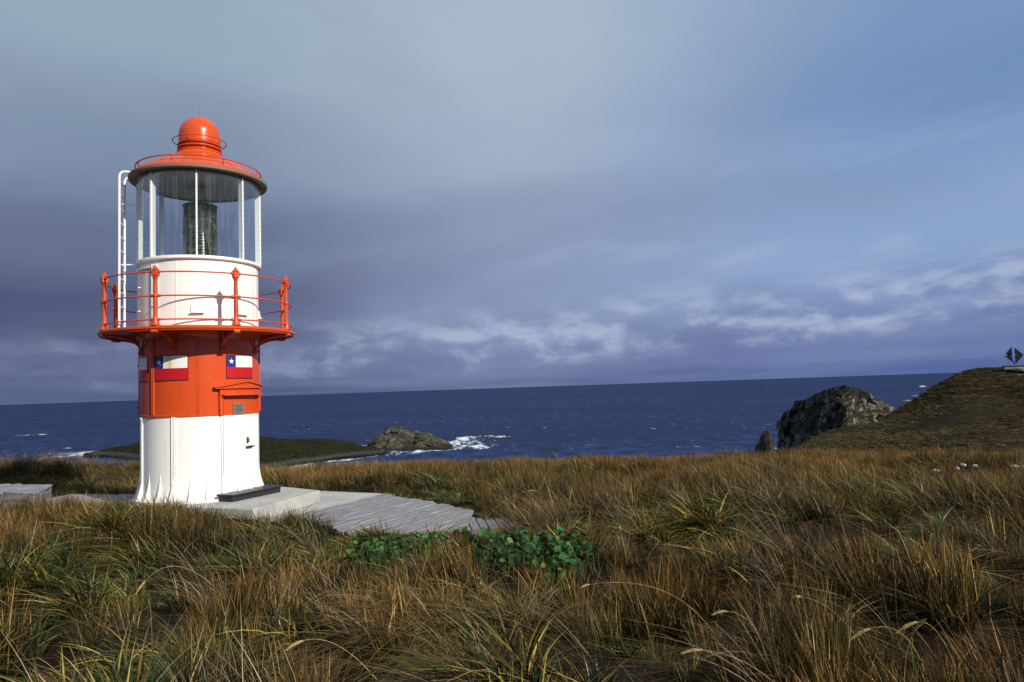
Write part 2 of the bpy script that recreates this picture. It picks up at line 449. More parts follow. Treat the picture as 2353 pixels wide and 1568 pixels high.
def sea_mat():
    m, t, b = mat('sea_water')
    g = t.n('ShaderNodeNewGeometry').outputs['Position']
    foam = t.n('ShaderNodeAttribute', attribute_name='foam').outputs['Fac']
    w1 = t.noise(t.scale(g, (.07, .045, .05)), 1., 7, .68, .3); w2 = t.noise(t.scale(g, (.35, .6, .3)), 1., 5, .6, .2)
    w3 = t.noise(t.scale(g, (.008, .014, .01)), 1., 4, .55)
    big = t.noise(t.scale(g, (.0012, .003, .01)), 1., 4, .6)
    c = t.ramp(w1, [(.38, (.003, .010, .042)), (.5, (.007, .022, .092)), (.62, (.018, .044, .158))])
    c = t.mix(t.mr(big, .4, .6, 0, .85), c, (.005, .016, .064, 1))
    # white caps: short ragged streaks where wave crests and gust patches meet
    wc = t.noise(t.scale(g, (.12, .045, .1)), 1., 5, .72, .9)
    cap = t.math('MULTIPLY', t.mr(wc, .655, .69, 0, 1), t.mr(w3, .40, .58, .2, 1))
    lace = t.noise(t.scale(g, (.15, .030, .1)), 1., 6, .7, .8); fine = t.noise(t.scale(g, (.6, .10, .3)), 1., 5, .7)
    edge = t.math('ADD', t.math('MULTIPLY', t.math('SUBTRACT', lace, .5), 2.4), t.math('MULTIPLY', t.math('SUBTRACT', fine, .5), 1.6))
    f = t.mr(t.math('ADD', foam, t.math('MULTIPLY', edge, .95)), .45, .85, 0, 1)
    f = t.math('MULTIPLY', f, t.mr(foam, .02, .2, 0, 1))
    w = t.math('MAXIMUM', f, t.math('MULTIPLY', cap, .8))
    out = t.N['Material Output']; di = t.n('ShaderNodeBsdfDiffuse'); gl = t.n('ShaderNodeBsdfGlossy'); mx = t.n('ShaderNodeMixShader')
    t.put(di.inputs[0], t.mix(w, c, (.80, .82, .84, 1))); gl.inputs['Roughness'].default_value = .38; t.put(mx.inputs[0], t.mr(w, 0, 1, .085, .02)); t.L.new(di.outputs[0], mx.inputs[1]); t.L.new(gl.outputs[0], mx.inputs[2]); t.L.new(mx.outputs[0], out.inputs[0])
    h = t.math('ADD', t.math('MULTIPLY', w1, 1.2), t.math('MULTIPLY', w2, .35))
    nb = t.bump(h, 1., 2.4); t.put(di.inputs['Normal'], nb); t.put(gl.inputs['Normal'], nb); t.N.remove(b); return m


M['soil'] = soil_mat(); M['sea'] = sea_mat()
M['hill'] = hill_mat('hill_heath', (.008, .0065, .0035), (.032, .024, .009), (.080, .058, .022), 1., (.030, .026, .009))
M['prom'] = hill_mat('low_heath', (.008, .008, .005), (.022, .022, .009), (.050, .044, .020), 1.3, (.018, .022, .008), shore=True)
M['rock'] = rock_mat('rock_cliff', wet=-60, klow=.35)
M['islet'] = rock_mat('rock_islet', (.050, .052, .014), .65, wet=-34.5, k=.75)
M['stack'] = rock_mat('rock_stack', (.012, .012, .008), .9, wet=-60, k=.3)

SEA = -38.0
# ------------------------------------------------------------------ layout of pads and decks (world xy)
UP_PAD = [(-6.95, 12.9), (-5.75, 11.98), (-4.15, 11.35), (-3.62, 13.29), (-4.97, 14.35), (-6.9, 15.1)]
LOW_PAD = [(-7.1, 12.7), (-5.9, 11.8), (-3.5, 11.0), (-2.35, 14.05), (-4.2, 14.95), (-7.1, 15.4)]
DECK = [(-3.62, 11.72), (-2.52, 13.82), (-0.70, 11.61), (-0.72, 10.06), (-2.36, 10.04)]
WALK_R = [(-0.72, 10.15), (-0.70, 10.95), (1.05, 10.62), (0.98, 9.95)]
BOX_L = [(-11.9, 15.5), (-9.56, 14.86), (-8.98, 13.46), (-11.2, 14.3)]
WALK_L = [(-9.35, 13.55), (-9.1, 14.75), (-6.75, 14.1), (-6.75, 13.3)]


def inpoly(x, y, poly, grow=0.):
    c = np.mean(poly, 0); P = [(c[0]+(p[0]-c[0])*(1+grow), c[1]+(p[1]-c[1])*(1+grow)) for p in poly]
    r = np.zeros(np.shape(x), bool); n = len(P)
    for i in range(n):
        (x0, y0), (x1, y1) = P[i], P[(i+1) % n]
        if y0 == y1: continue
        r ^= ((y0 > y) != (y1 > y)) & (x < (x1-x0)*(y-y0)/(y1-y0)+x0)
    return r


LEAF_A = [(-1.85, 8.55, .35, .22, .8), (-1.35, 8.4, .4, .25, .85), (-1.0, 8.5, .3, .2, .9), (-1.6, 8.1, .3, .25, .8)]
LEAF_B = [(-.25, 8.2, .4, .3, 1.2), (.05, 7.9, .4, .3, 1.1), (.25, 7.4, .35, .35, 1.0), (.45, 7.9, .3, .3, 1.1), (.35, 6.9, .25, .25, .8), (-.1, 7.6, .3, .3, 1.0), (.55, 7.2, .25, .3, .9)]
HOLLOWS = [(-3.05, 7.35, 1.05, .33, .25), (-2.35, 7.75, .5, .25, .2), (-4.15, 6.05, .75, .35, .2), (1.75, 6.45, .75, .30, .1), (4.1, 6.0, .85, .45, .1), (.95, 6.35, .4, .2, .1), (3.1, 4.6, .5, .25, .1), (3.3, 7.6, .6, .3, .1)]


def hollow(x, y):
    r = np.zeros(np.shape(x))
    for hx, hy, a, b, _ in HOLLOWS:
        ex = ((x-hx)/a)**2+((y-hy)/b)**2
        r = np.maximum(r, np.exp(-ex*1.2))
    return r


def ground_z(x, y):
    x = np.asarray(x, float); y = np.asarray(y, float)
    D = np.hypot(x, y); az = np.degrees(np.arctan2(x, y))
    edge = 29+1.6*fbm(az*.09, az*0, seed=5, oct=3)
    z = np.interp(D, [0, 4, 8, 14, 19, 24, 28], [.12, .02, -.12, -.24, -.50, -.95, -1.35])
    z = z+np.where(D > edge, -np.interp(D-edge, [0, 3, 8, 20, 45, 70, 200], [0, 1.2, 4.5, 14, 37, 43, 46]), 0)
    # dune and banks on the left, behind the tower
    near = sstep(34, 27, D)
    for (a0, b0, am, wd) in ((-16.5, 20.0, .95, 1.7), (-14.6, 21.2, .85, 1.6), (-12.9, 22.4, .58, 1.7), (-11.2, 23.6, .44, 1.7), (-18.5, 18.5, 1.0, 2.0)):
        z = z+near*am*1.0*np.exp(-((x-a0)**2+(y-b0)**2)/(wd*wd))
    z = z-near*.22*np.exp(-(((x+11.3)/2.4)**2+((y-18.2)/1.3)**2))
    # slow rise to the right
    z = z+near*(-.12*sstep(-12, 5, az)+.10*sstep(14, 24, az)+.18*sstep(27, 38, az))*sstep(6, 20, D)
    flat = np.zeros(np.shape(x), bool)
    for P in (UP_PAD, LOW_PAD, DECK, WALK_L, WALK_R): flat |= inpoly(x, y, P, .12)
    amp = np.where(flat, .0, 1.)
    mound = .10*fbm(x*.9, y*.9, seed=2, oct=4)+.17*fbm(x*.33, y*.33, seed=9, oct=2)
    z = z+mound*amp*near
    z = np.where(flat, np.minimum(z, -.26), z)
    z = z+.13*np.exp(-(((x+6.3)/1.3)**2+((y-11.3)/.55)**2))
    z = z-.34*hollow(x, y)
    return z


# ------------------------------------------------------------------ ground sheet
def build_ground():
    azs = np.radians(np.concatenate([np.arange(-180, -50, 3.), np.arange(-50, 50, .35), np.arange(50, 180.1, 3.)]))
    Ds = np.concatenate([[0.01, .5], np.geomspace(.9, 34, 170), np.geomspace(35, 260, 40)])
    A, R_ = np.meshgrid(azs, Ds, indexing='ij')
    X, Y = R_*np.sin(A), R_*np.cos(A)
    Z = ground_z(X, Y)
    o = mesh_np('ground', np.stack([X, Y, Z], -1).reshape(-1, 3), grid_faces(len(azs), len(Ds))[:, ::-1], M['soil'])
    tag(o, kind='structure')


def surf_sources():
    """shorelines in plan where the swell breaks"""
    L = []
    for pts, wd in (([(600, 1086), (700, 1070), (780, 1057), (840, 1051), (895, 1044)], 6.5), ([(845, 1026), (860, 1036), (890, 1040), (940, 1039), (1000, 1037), (1045, 1031), (1062, 1026)], 8.),
                    ([(1045, 1026), (1045, 1016)], 16.), ([(150, 1050), (200, 1044), (262, 1034), (300, 1030)], 20.), ([(760, 1024), (850, 1024)], 7.)):
        L.append((np.array([ongrd(px, py, SEA) for px, py in pts]), wd))
    return L


def build_sea():
    azs = np.radians(np.concatenate([np.arange(-75, -42, 1.), np.arange(-42, 42, .14), np.arange(42, 75.1, 1.)]))
    Ds = np.concatenate([np.geomspace(45, 250, 70)[:-1], np.geomspace(250, 1100, 330)[:-1], np.geomspace(1100, 90000, 90)])
    A, R_ = np.meshgrid(azs, Ds, indexing='ij'); X, Y = R_*np.sin(A), R_*np.cos(A)
    fade = sstep(1600, 500, R_)
    Z = SEA+fade*(.55*fbm(X*.03, Y*.05, seed=21, oct=3)+.32*fbm(X*.11, Y*.17, seed=22, oct=3))
    foam = np.zeros_like(X)
    for pts, wd in surf_sources():
        d = np.full(X.shape, 1e9)
        for (p, q_) in zip(pts[:-1], pts[1:]):
            v = q_-p; tt = np.clip(((X-p[0])*v[0]+(Y-p[1])*v[1])/(v@v), 0, 1)
            d = np.minimum(d, np.hypot(X-p[0]-tt*v[0], Y-p[1]-tt*v[1]))
        wob = 1+.9*fbm(X*.05, Y*.05, seed=77, oct=3); foam = np.maximum(foam, (.62+.42*fbm(X*.035, Y*.035, seed=78, oct=3))*np.exp(-(d/(wd*1.5*np.clip(wob, .25, 2)))**1.3))
    for px, py, a, b, s_ in ((1062, 1009, 22, 4.5, 1.0), (1086, 1006, 16, 2.5, .8), (1088, 1026, 30, 4, .9), (1050, 1020, 14, 9, .75), (1150, 1004, 18, 2, .75), (1120, 1003, 40, 1.2, .6), (1100, 1016, 50, 12, .36), (1030, 1031, 20, 5, .75), (1140, 1027, 30, 2, .5),
                             (900, 1039, 18, 4, .9), (960, 1038, 60, 4, .6), (205, 1042, 34, 7, .75), (155, 1031, 7, 1.6, .95), (98, 999, 9, 1.2, .9), (60, 1001, 20, 1., .6), (170, 1010, 16, 1., .5), (2120, 888, 7, 1.6, 1.0), (2104, 909, 8, 1.4, .8), (2090, 921, 14, 1.5, .7), (1745, 1040, 16, 8, .7), (1770, 1037, 20, 10, .5), (1165, 1032, 16, 4, .4)):
        c = ongrd(px, py, SEA); u = np.array(c)/np.hypot(*c); r = np.array([u[1], -u[0]])
        D = np.hypot(*c); a_, b_ = a/1643*D, b*D*D/65000.
        dx, dy = X-c[0], Y-c[1]; e = ((dx*r[0]+dy*r[1])/a_)**2+((dx*u[0]+dy*u[1])/b_)**2
        g_ = np.exp(-e*.9)*s_
        foam = np.maximum(foam, g_); Z = Z+np.where(s_ > .9, 1, .3)*np.clip(g_, 0, 1)*.8*fade
    o = mesh_np('sea', np.stack([X, Y, Z], -1).reshape(-1, 3), grid_faces(len(azs), len(Ds))[:, ::-1], M['sea'], attrs={'foam': foam})
    tag(o, kind='structure')


# ------------------------------------------------------------------ far land
def landform(name, cols, back, m_, n=160, nf=36, nb=16, amp=2., sc=.06, k=.7, zb=SEA-2, seed=1, lip=0., rough_top=.4):
    """cols: (px, D_foot, D_ridge, y_skyline). A solid landform: front slope from the sea up to the ridge, back slope down again."""
    cols = np.array(cols, float); px = np.linspace(cols[0, 0], cols[-1, 0], n)
    D0, D1, yt = (np.interp(px, cols[:, 0], cols[:, i]) for i in (1, 2, 3))
    d = sight(px, yt); dh = d[:, :2]; zt = np.maximum(EYE+d[:, 2]*D1, zb)
    tf = np.linspace(0, 1, nf); tb = np.linspace(0, 1, nb+1)[1:]
    Df = D0[:, None]+(D1-D0)[:, None]*tf; kk = k if np.ndim(k) == 0 else np.interp(px, cols[:, 0], k)[:, None]
    Zf = zb+(zt-zb)[:, None]*(tf[None, :]**kk)
    Db = D1[:, None]+back*tb; Zb = zb+(zt-zb)[:, None]*np.cos(tb*PI/2)**.8
    DD = np.concatenate([Df, Db], 1); Z = np.concatenate([Zf, Zb], 1)
    X = dh[:, :1]*DD; Y = dh[:, 1:]*DD
    h = np.clip((Z-zb)/6, 0, 1)
    a = amp*h*(1-.6*sstep(.7, 1, np.concatenate([tf, 1-tb])[None, :])*(1-rough_top))
    ridged = lambda s_, q_: 1-2*np.abs(fbm(X*q_, Y*q_, Z*q_, seed=s_, oct=5, gain=.55))
    X2 = X+a*(fbm(X*sc, Y*sc, Z*sc, seed=seed, oct=5, gain=.55)+.35*(ridged(seed+20, sc*2)-.6)); Y2 = Y+a*1.3*(fbm(X*sc, Y*sc, Z*sc, seed=seed+7, oct=5, gain=.55)-.4*(ridged(seed+30, sc*1.5)-.6))
    Z2 = Z+a*.45*fbm(X*sc*1.7, Y*sc*1.7, Z*sc, seed=seed+11, oct=5, gain=.55)
    return mesh_np(name, np.stack([X2, Y2, Z2], -1).reshape(-1, 3), grid_faces(n, DD.shape[1])[:, ::-1], m_)


HILL_PX = np.array([1500, 1640, 1760, 1800, 1840, 1900, 1960, 2000, 2040, 2100, 2150, 2200, 2240, 2300, 2353, 2500, 2800, 3200.])
HILL_Y = np.array([1500, 1180, 1075, 1052, 1027, 988, 966, 956, 941, 913, 884, 858, 847, 845, 850, 852, 870, 900.])
HILL_D = np.array([90, 110, 140, 155, 175, 215, 240, 252, 262, 275, 285, 293, 300, 303, 300, 295, 280, 250.])


def hill_point(px, t_, noisy=True):
    Dr = np.interp(px, HILL_PX, HILL_D); yr = np.interp(px, HILL_PX, HILL_Y)
    d = sight(px, yr); s1 = d[..., 2]; s0 = -.128
    D = 27+(Dr-27)*t_
    c = np.minimum(t_, 1)
    s = s0+(s1-s0)*(c**.85)+.0045*fbm(px*.006+t_*2, t_*5, seed=41, oct=3)*np.sin(c*PI)
    tcr = np.interp(px, [1840, 2040, 2353, 2800], [1.0, .84, .66, .5]); s = s-.013*np.exp(-((t_-tcr-.10)/.07)**2)*sstep(1850, 2000, px)
    z = EYE+D*s
    over = np.maximum(t_-1, 0)
    z = z-over*Dr*(.25+2.2*over)
    X, Y = d[..., 0]*D, d[..., 1]*D
    z = z+(.7*fbm(X*.05, Y*.05, seed=33, oct=4)+.28*fbm(X*.3, Y*.3, seed=34, oct=3))*sstep(0, .25, t_)*(np.clip(1.15-c, .25, 1))
    return X, Y, np.maximum(z, SEA-3)


def build_far():
    px = np.linspace(1500, 3200, 520); t_ = np.concatenate([np.linspace(0, 1, 260), np.linspace(1.01, 1.5, 40)])
    P, T_ = np.meshgrid(px, t_, indexing='ij')
    X, Y, Z = hill_point(P, T_)
    tag(mesh_np('hillside', np.stack([X, Y, Z], -1).reshape(-1, 3), grid_faces(*P.shape)[:, ::-1], M['hill']), kind='structure')
    # low promontory on the left, running behind the tower
    o = landform('promontory', [(170, 600, 610, 1060), (200, 590, 615, 1043), (250, 560, 620, 1033), (320, 520, 600, 1022), (420, 480, 560, 1012), (520, 440, 520, 1007), (600, 402, 490, 1006),
                                (640, 408, 480, 1009), (690, 424, 480, 1011), (730, 434, 475, 1009), (757, 440, 475, 1012), (790, 447, 475, 1020), (830, 450, 470, 1028), (875, 456, 468, 1034), (893, 462, 466, 1046)],
                 60, M['prom'], n=380, nf=90, amp=5.0, sc=.06, k=.62, seed=51)
    tag(o, kind='structure')
    o = landform('rock_islet', [(836, 497, 500, 1044), (846, 490, 505, 1027), (856, 488, 508, 1018), (868, 486, 512, 1003), (884, 484, 514, 992), (898, 484, 516, 981), (912, 485, 517, 979), (926, 486, 517, 988),
                                (940, 486, 517, 992), (956, 485, 516, 987), (970, 484, 515, 994), (988, 483, 514, 994), (1004, 480, 512, 1004), (1020, 477, 508, 1012), (1030, 476, 500, 1019), (1040, 480, 492, 1023), (1046, 484, 490, 1045)],
                 26, M['islet'], n=220, nf=80, amp=6.0, sc=.10, k=.42, seed=61)
    tag(o, 'grey rocky islet with green patches surrounded by breaking waves off the promontory', 'rock islet', 'rocks standing in the sea')
    o = landform('headland_rock', [(1786, 392, 393, 1040), (1790, 388, 391, 962), (1800, 380, 388, 946), (1815, 368, 380, 936), (1830, 352, 372, 926), (1860, 328, 352, 914), (1880, 312, 338, 905), (1900, 298, 325, 898), (1915, 286, 316, 889), (1928, 276, 310, 886),
                                   (1940, 268, 306, 886), (1960, 270, 306, 887), (1976, 273, 308, 892), (1990, 276, 310, 903), (2005, 280, 312, 912), (2020, 284, 314, 921), (2032, 290, 316, 932), (2045, 296, 318, 942), (2070, 304, 320, 958)],
                 34, M['rock'], n=300, nf=110, amp=5.6, sc=.085, k=[.3]*8+[.4]*2+[.75]*9, seed=71, rough_top=.2)
    tag(o, 'large craggy headland rock with sunlit grey face beside the right hillside', 'rock', 'rocks standing in the sea')
    o = landform('sea_stack', [(1733, 268, 270, 1060), (1740, 264, 270, 1024), (1748, 260, 270, 1017), (1752, 258, 270, 998), (1758, 257, 269, 990), (1768, 257, 269, 989), (1774, 258, 269, 1004), (1779, 260, 269, 1030), (1784, 264, 268, 1060)],
                 10, M['stack'], n=70, nf=60, amp=1.6, sc=.14, k=.22, seed=81, rough_top=.3)
    tag(o, 'small dark pointed sea stack left of the large headland rock', 'rock', 'rocks standing in the sea')


build_ground(); build_sea(); build_far()


# ------------------------------------------------------------------ lighthouse
TX, TY = -5.758, 13.198
TROT = math.atan2(0.39989, 0.91656)


def cp(th, r, z):
    a = rad(th); return (r*math.sin(a), -r*math.cos(a), z)


def star_mesh(th_c, zc, R_, r_surf):
    v = [cp(th_c, r_surf, zc)]; n = 10
    for i in range(n):
        q = R_ if i % 2 == 0 else R_*.40
        a = PI/2+2*PI*i/n
        v.append(cp(th_c+math.degrees(q*math.cos(a)/1.0), r_surf, zc+q*math.sin(a)))
    m = MB(); k = len(v)
    back = [tuple(np.array(p)*np.array([.995, .995, 1])) for p in v[1:]]
    m.add(v+back, [(0, i, i % n+1) for i in range(1, n+1)]+[(i, i+n, (i % n)+1+n, (i % n)+1) for i in range(1, n+1)])
    return m


def build_lighthouse():
    root = empty('lighthouse', (TX, TY, 0), TROT, 'small round orange and white iron lighthouse with glazed lantern and gallery', 'lighthouse')
    W_, O_, OR = M['white'], M['orange'], M['orange_rail']
    PANE = [-3+45*k for k in range(8)]       # seams of the upper courses
    POST = [20+45*k for k in range(8)]       # posts, brackets and lower flanges
    # white lower shell
    MB().lathe([(1.035, .03), (1.012, .14), (1.0, .34), (1.0, 1.452)], 128).build('lower_wall', M['white_base'], root)
    MB().lathe([(1.0, 0), (1.12, 0), (1.12, .035), (1.036, .037)], 96).build('base_flange', M['white_base'], root)
    for a in POST:                                                        # bolted vertical flanges, left and right lip
        MB().cbox(a-2.0, a-.35, .05, 1.45, .99, 1.024).cbox(a+.35, a+2.0, .05, 1.45, .99, 1.02).build('wall_flange', M['white_base'], root, bevel=.006)
    def fin(a, h, w=.018, R_=1.105):
        m = MB(); P = []
        for sgn in (-1, 1):
            row = []
            for i in range(9):
                t_ = i/8; zz = .036+(h-.036)*t_; rr = 1.0+(R_-1.0)*(1-t_)**1.9
                ww = w*(1.5-t_*1.2)
                p = cp(a+sgn*math.degrees(ww), rr, zz); row.append(p)
            P.append(row)
        mid = [cp(a, 1.0+(R_-1.0)*(1-i/8)**1.9+.004, .036+(h-.036)*i/8) for i in range(9)]
        base = [[cp(a+sg*math.degrees(w*2.0), .985, .036+(h-.036)*i/8) for i in range(9)] for sg in (-1, 1)]
        m.grid([base[0], P[0], mid, P[1], base[1]], flip=False)
        return m
    for a in POST: fin(a, .60, .03, 1.115).build('base_fin', M['white_base'], root, smooth=22)
    for k in range(8):
        for off in (15, 30):
            fin(POST[k]+off, .50, .014).build('base_fin', M['white_base'], root, smooth=22)
    # orange shell
    MB().lathe([(1.0, 1.458), (1.004, 1.46), (1.004, 2.92)], 128).build('upper_wall', O_, root)
    MB().lathe([(1.0, 1.455), (1.016, 1.456), (1.016, 1.49), (1.0, 1.50)], 96).build('wall_band', O_, root)
    for a in PANE:
        dgl = (a+180) % 360-180
        if 5 < dgl < 80: continue
        MB().cbox(a-1.1, a+1.1, 1.50, 2.90, .995, 1.026 if abs(dgl) > 10 else 1.010).build('wall_rib', O_, root, bevel=.005)
    # flags round the tower
    def flag(a0, a1, z0, z1, stained, name='flag'):
        r = 1.0125; fl = MB().cbox(a0, a1, z0, z1, 1.002, r).build(name, M['flagborder'], root)
        bw = .55*1.0; bz = .014; ac = a0+(a1-a0)*.30; zm = (z0+z1)/2-.005
        MB().cbox(a0+bw, a1-bw, z0+bz, zm, r-.002, r+.0045).build('red_field', M['flagred'], fl)
        MB().cbox(a0+bw, ac, zm, z1-bz, r-.002, r+.0045).build('blue_field', M['flagblue'], fl)
        wf = MB().cbox(ac, a1-bw, zm, z1-bz, r-.002, r+.0045, n=24); o = wf.build('white_field', M['flagwhite'], fl)
        at_ = o.data.attributes.new('stain', 'FLOAT', 'POINT')
        for i, v in enumerate(o.data.vertices):
            th = math.degrees(math.atan2(v.co.x, -v.co.y)); u = (th-ac)/(a1-ac)
            at_.data[i].value = max(0., 1-abs(u-.27)/.14) if stained else 0.
        star_mesh((a0+bw+ac)/2, (zm+z1-bz)/2, .052, r+.0075).build('star', W_, fl)
    flag(-46, -11.5, 2.075, 2.515, True); flag(23.5, 58, 2.085, 2.51, False); flag(-91, -57, 2.075, 2.515, False)
    for c0 in (-135, 113, 157, 205): pass
    flag(-136, -102, 2.075, 2.515, False)
    # doorway
    dr = MB().cbox(20, 66, .06, 1.79, .93, 1.006).build('door', M['white_base'], root)
    # door sits inside the shell: upper orange part of the leaf is its own plate
    MB().cbox(20.3, 65.7, 1.462, 1.788, .95, 1.009).build('door_top_plate', O_, dr)
    for j0 in (18.4, 66): MB().cbox(j0, j0+1.6, .05, 1.455, .99, 1.022).build('door_jamb', M['white_base'], root, bevel=.004)
    MB().cbox(16.2, 20, 1.456, 1.80, .99, 1.045).build('door_frame', O_, root, bevel=.006)
    MB().cbox(66, 69.8, 1.456, 1.80, .99, 1.045).build('door_frame', O_, root, bevel=.006)
    MB().cbox(16.2, 69.8, 1.80, 1.93, .99, 1.058).build('lintel', O_, root, bevel=.006)
    MB().cbox(19, 67, 1.79, 1.812, .99, 1.125).build('shadow_ledge', O_, root, bevel=.004)  # ledge made deep to cast the shadow of a recessed door
    pd = MB().cbox(12, 76, 0, 0, .99, 1.075, n=24, zf=lambda u: (1.93, 1.935+.095*(1-abs(2*u-1)))).build('pediment', O_, root)
    MB().cbox(11, 77, 0, 0, .99, 1.105, n=24, zf=lambda u: (1.932+.095*(1-abs(2*u-1)), 1.958+.098*(1-abs(2*u-1)))).build('cornice', O_, pd)
    MB().cbox(12, 76, 1.915, 1.934, .99, 1.095, n=24).build('cornice', O_, pd)
    pq = MB().cbox(30, 43.5, 1.452, 1.655, 1.005, 1.022).build('plaque', M['plaque'], root, bevel=.004)
    lm = MB()
    for i, zz in enumerate((1.62, 1.595, 1.57, 1.545, 1.52, 1.495)):
        lm.cbox(31.6+(i % 3)*.6, 41.8-(i*7 % 4)*.8, zz-.006, zz+.004, 1.021, 1.0235)
    tag(lm.build('plaque_lines', M['metal_dark'], pq))
    h = MB().cbox(47.3, 48.9, .94, 1.04, 1.0, 1.03).tube([cp(48, 1.03, .955), cp(48, 1.055, .965), cp(48, 1.055, 1.015), cp(48, 1.03, 1.025)], .006).build('handle', M['metal_dark'], dr, bevel=.003)
    MB().cbox(46, 54.5, .845, .885, 1.0, 1.035).cbox(54.5, 60, .865, .876, 1.0, 1.028).build('lock_bolt', M['metal_dark'], dr, bevel=.003)
    # tie studs on the left side
    for z in (1.63, 2.38):
        MB().tube([cp(-97, .99, z), cp(-97, 1.06, z)], .014).build('bolt', M['metal_dark'], root)
    # gallery
    MB().lathe([(.98, 2.915), (1.60, 2.915), (1.612, 2.885), (1.640, 2.885), (1.652, 2.915), (1.662, 2.922), (1.662, 2.955), (1.645, 2.968), (.98, 2.970)], 128).build('gallery_deck', O_, root)
    MB().lathe([(1.0, 2.78), (1.03, 2.82), (1.09, 2.88), (1.16, 2.914)], 96).build('gallery_cove', O_, root)
    for a in POST:
        br = MB(); arc = []
        for i in range(13):
            t_ = i/12*PI/2; arc.append((1.02+.53*(1-math.cos(t_)), 2.60+.27*math.sin(t_)))
        # curved flange
        sx = rad(a); u_ = np.array([math.sin(sx), -math.cos(sx), 0]); w_ = np.array([math.cos(sx), math.sin(sx), 0])
        def bar(path, hw, ht):
            P = []
            for i, (r_, z_) in enumerate(path):
                a_ = np.array(path[max(i-1, 0)]); b_ = np.array(path[min(i+1, len(path)-1)]); dd = (b_-a_)/np.linalg.norm(b_-a_); nn = np.array([-dd[1], dd[0]])
                row = []
                for (s1, s2) in ((-1, -1), (1, -1), (1, 1), (-1, 1)):
                    q_ = np.array([r_, z_])+nn*ht*s2; row.append(tuple(u_*q_[0]+w_*hw*s1+np.array([0, 0, q_[1]])))
                P.append(row)
            b0 = len(br.v); br.grid(P, wrap_v=True); br.f.append((b0+3, b0+2, b0+1, b0)); k_ = b0+4*(len(P)-1); br.f.append((k_, k_+1, k_+2, k_+3))
        bar(arc, .032, .012); bar([(1.55, 2.865), (1.60, 2.87), (1.655, 2.885)], .05, .02); bar([(1.01, 2.56), (1.01, 2.9)], .03, .012); bar([(1.0, 2.56), (1.05, 2.60)], .045, .03)
        web = [(r_, z_) for r_, z_ in arc[3:]]+[(1.55, 2.90), (1.12, 2.90)]
        P = [tuple(u_*r_+w_*s_*.007+np.array([0, 0, z_])) for s_ in (-1, 1) for r_, z_ in web]; n_ = len(web)
        br.add(P, [tuple(range(n_)), tuple(range(n_, 2*n_))[::-1]]+[(i, i+n_, (i+1) % n_+n_, (i+1) % n_) for i in range(n_)])
        br.build('bracket', O_, root, smooth=30)
    post_prof = [(0, 2.97), (.078, 2.97), (.078, 2.985), (.064, 3.0), (.058, 3.03), (.040, 3.08), (.034, 3.13), (.036, 3.3), (.034, 3.6), (.030, 3.73), (.040, 3.745), (.040, 3.765), (.050, 3.785)]
    fin_prof = [(.052, 3.885), (.060, 3.892), (.046, 3.91), (.026, 3.935), (.013, 3.955), (.010, 3.965), (0, 3.988)]
    pm = MB().lathe(post_prof, 12); pm.box((0, 0, 3.835), (.096, .096, .10)); me0 = None
    for z in (3.07, 3.46): pm.lathe([(0, z-.03), (.04, z-.026), (.048, z), (.04, z+.026), (0, z+.03)], 12)
    fm = MB().lathe(fin_prof, 8)
    cm = MB().tube([(-.085, 0, 0), (-.07, 0, 0), (.07, 0, 0), (.085, 0, 0)], [.017, .026, .026, .017], 10)
    for i, a in enumerate(POST):
        if i == 0:
            po = pm.build('railing_post', OR, root, bevel=.004); fo = fm.build('finial', OR, po); co = cm.build('rail_socket', OR, po); trio = (po, fo, co); co.location = (0, 0, 3.07)
        else:
            po = trio[0].copy(); link(po, root); fo = trio[1].copy(); link(fo, po); co = trio[2].copy(); link(co, po); co.location = (0, 0, 3.07)
        for z in (3.46, 3.855):
            c3 = trio[2].copy(); link(c3, po); c3.location = (0, 0, z)
        po.location = cp(a, 1.60, 0); po.rotation_euler = (0, 0, rad(a))
    for z in (3.07, 3.46, 3.855):
        MB().tube([cp(t_, 1.60, z) for t_ in range(0, 360, 4)], .0125, 8, closed=True).build('gallery_rail', OR, root)
    # service room drum
    MB().lathe([(1.012, 2.968), (1.012, 4.18)], 128).build('drum_wall', W_, root)
    MB().lathe([(1.0, 4.165), (1.045, 4.17), (1.066, 4.185), (1.070, 4.215), (1.062, 4.235), (1.02, 4.24), (.2, 4.238)], 128).build('lantern_sill', W_, root)
    MB().lathe([(1.0, 2.97), (1.03, 2.97), (1.03, 3.0), (1.0, 3.01)], 96).build('drum_skirt', W_, root)
    for a in PANE:
        dgl = (a+180) % 360-180
        if dgl in (-48,): continue
        MB().cbox(a-19.8, a-19.0, 3.0, 4.165, 1.005, 1.018).build('drum_seam', W_, root)
    # curved hatch, its frame and hinges
    ht = MB().cbox(-88, -47, 3.02, 4.02, 1.0, 1.034).build('hatch', W_, root, bevel=.004)
    MB().cbox(-46, -42.6, 2.99, 4.10, 1.0, 1.070).build('hatch_frame', W_, root, bevel=.004)
    MB().cbox(-88, -46, 4.04, 4.075, 1.0, 1.06).build('hatch_frame', W_, root, bevel=.004)
    MB().cbox(-91, -88.5, 2.99, 4.10, 1.0, 1.045).build('hatch_frame', W_, root, bevel=.004)
    for z in (3.16, 3.55, 3.95):
        MB().cbox(-64, -46.5, z, z+.03, 1.02, 1.034).tube([cp(-46.5, 1.04, z-.03), cp(-46.5, 1.04, z+.06)], .014).build('hinge', W_, ht, bevel=.003)
    for z in (3.32, 3.74): MB().tube([cp(-78, 1.02, z), cp(-78, 1.06, z), cp(-75, 1.065, z), cp(-70, 1.06, z), cp(-70, 1.02, z)], .009).build('hatch_handle', W_, ht)
    rv = MB()
    for i in range(16):
        p = cp(-43.4, 1.072, 3.02+i*.07); rv.box(p, (.014, .014, .014), 0)
    tag(rv.build('rivets', W_, root), kind='stuff')
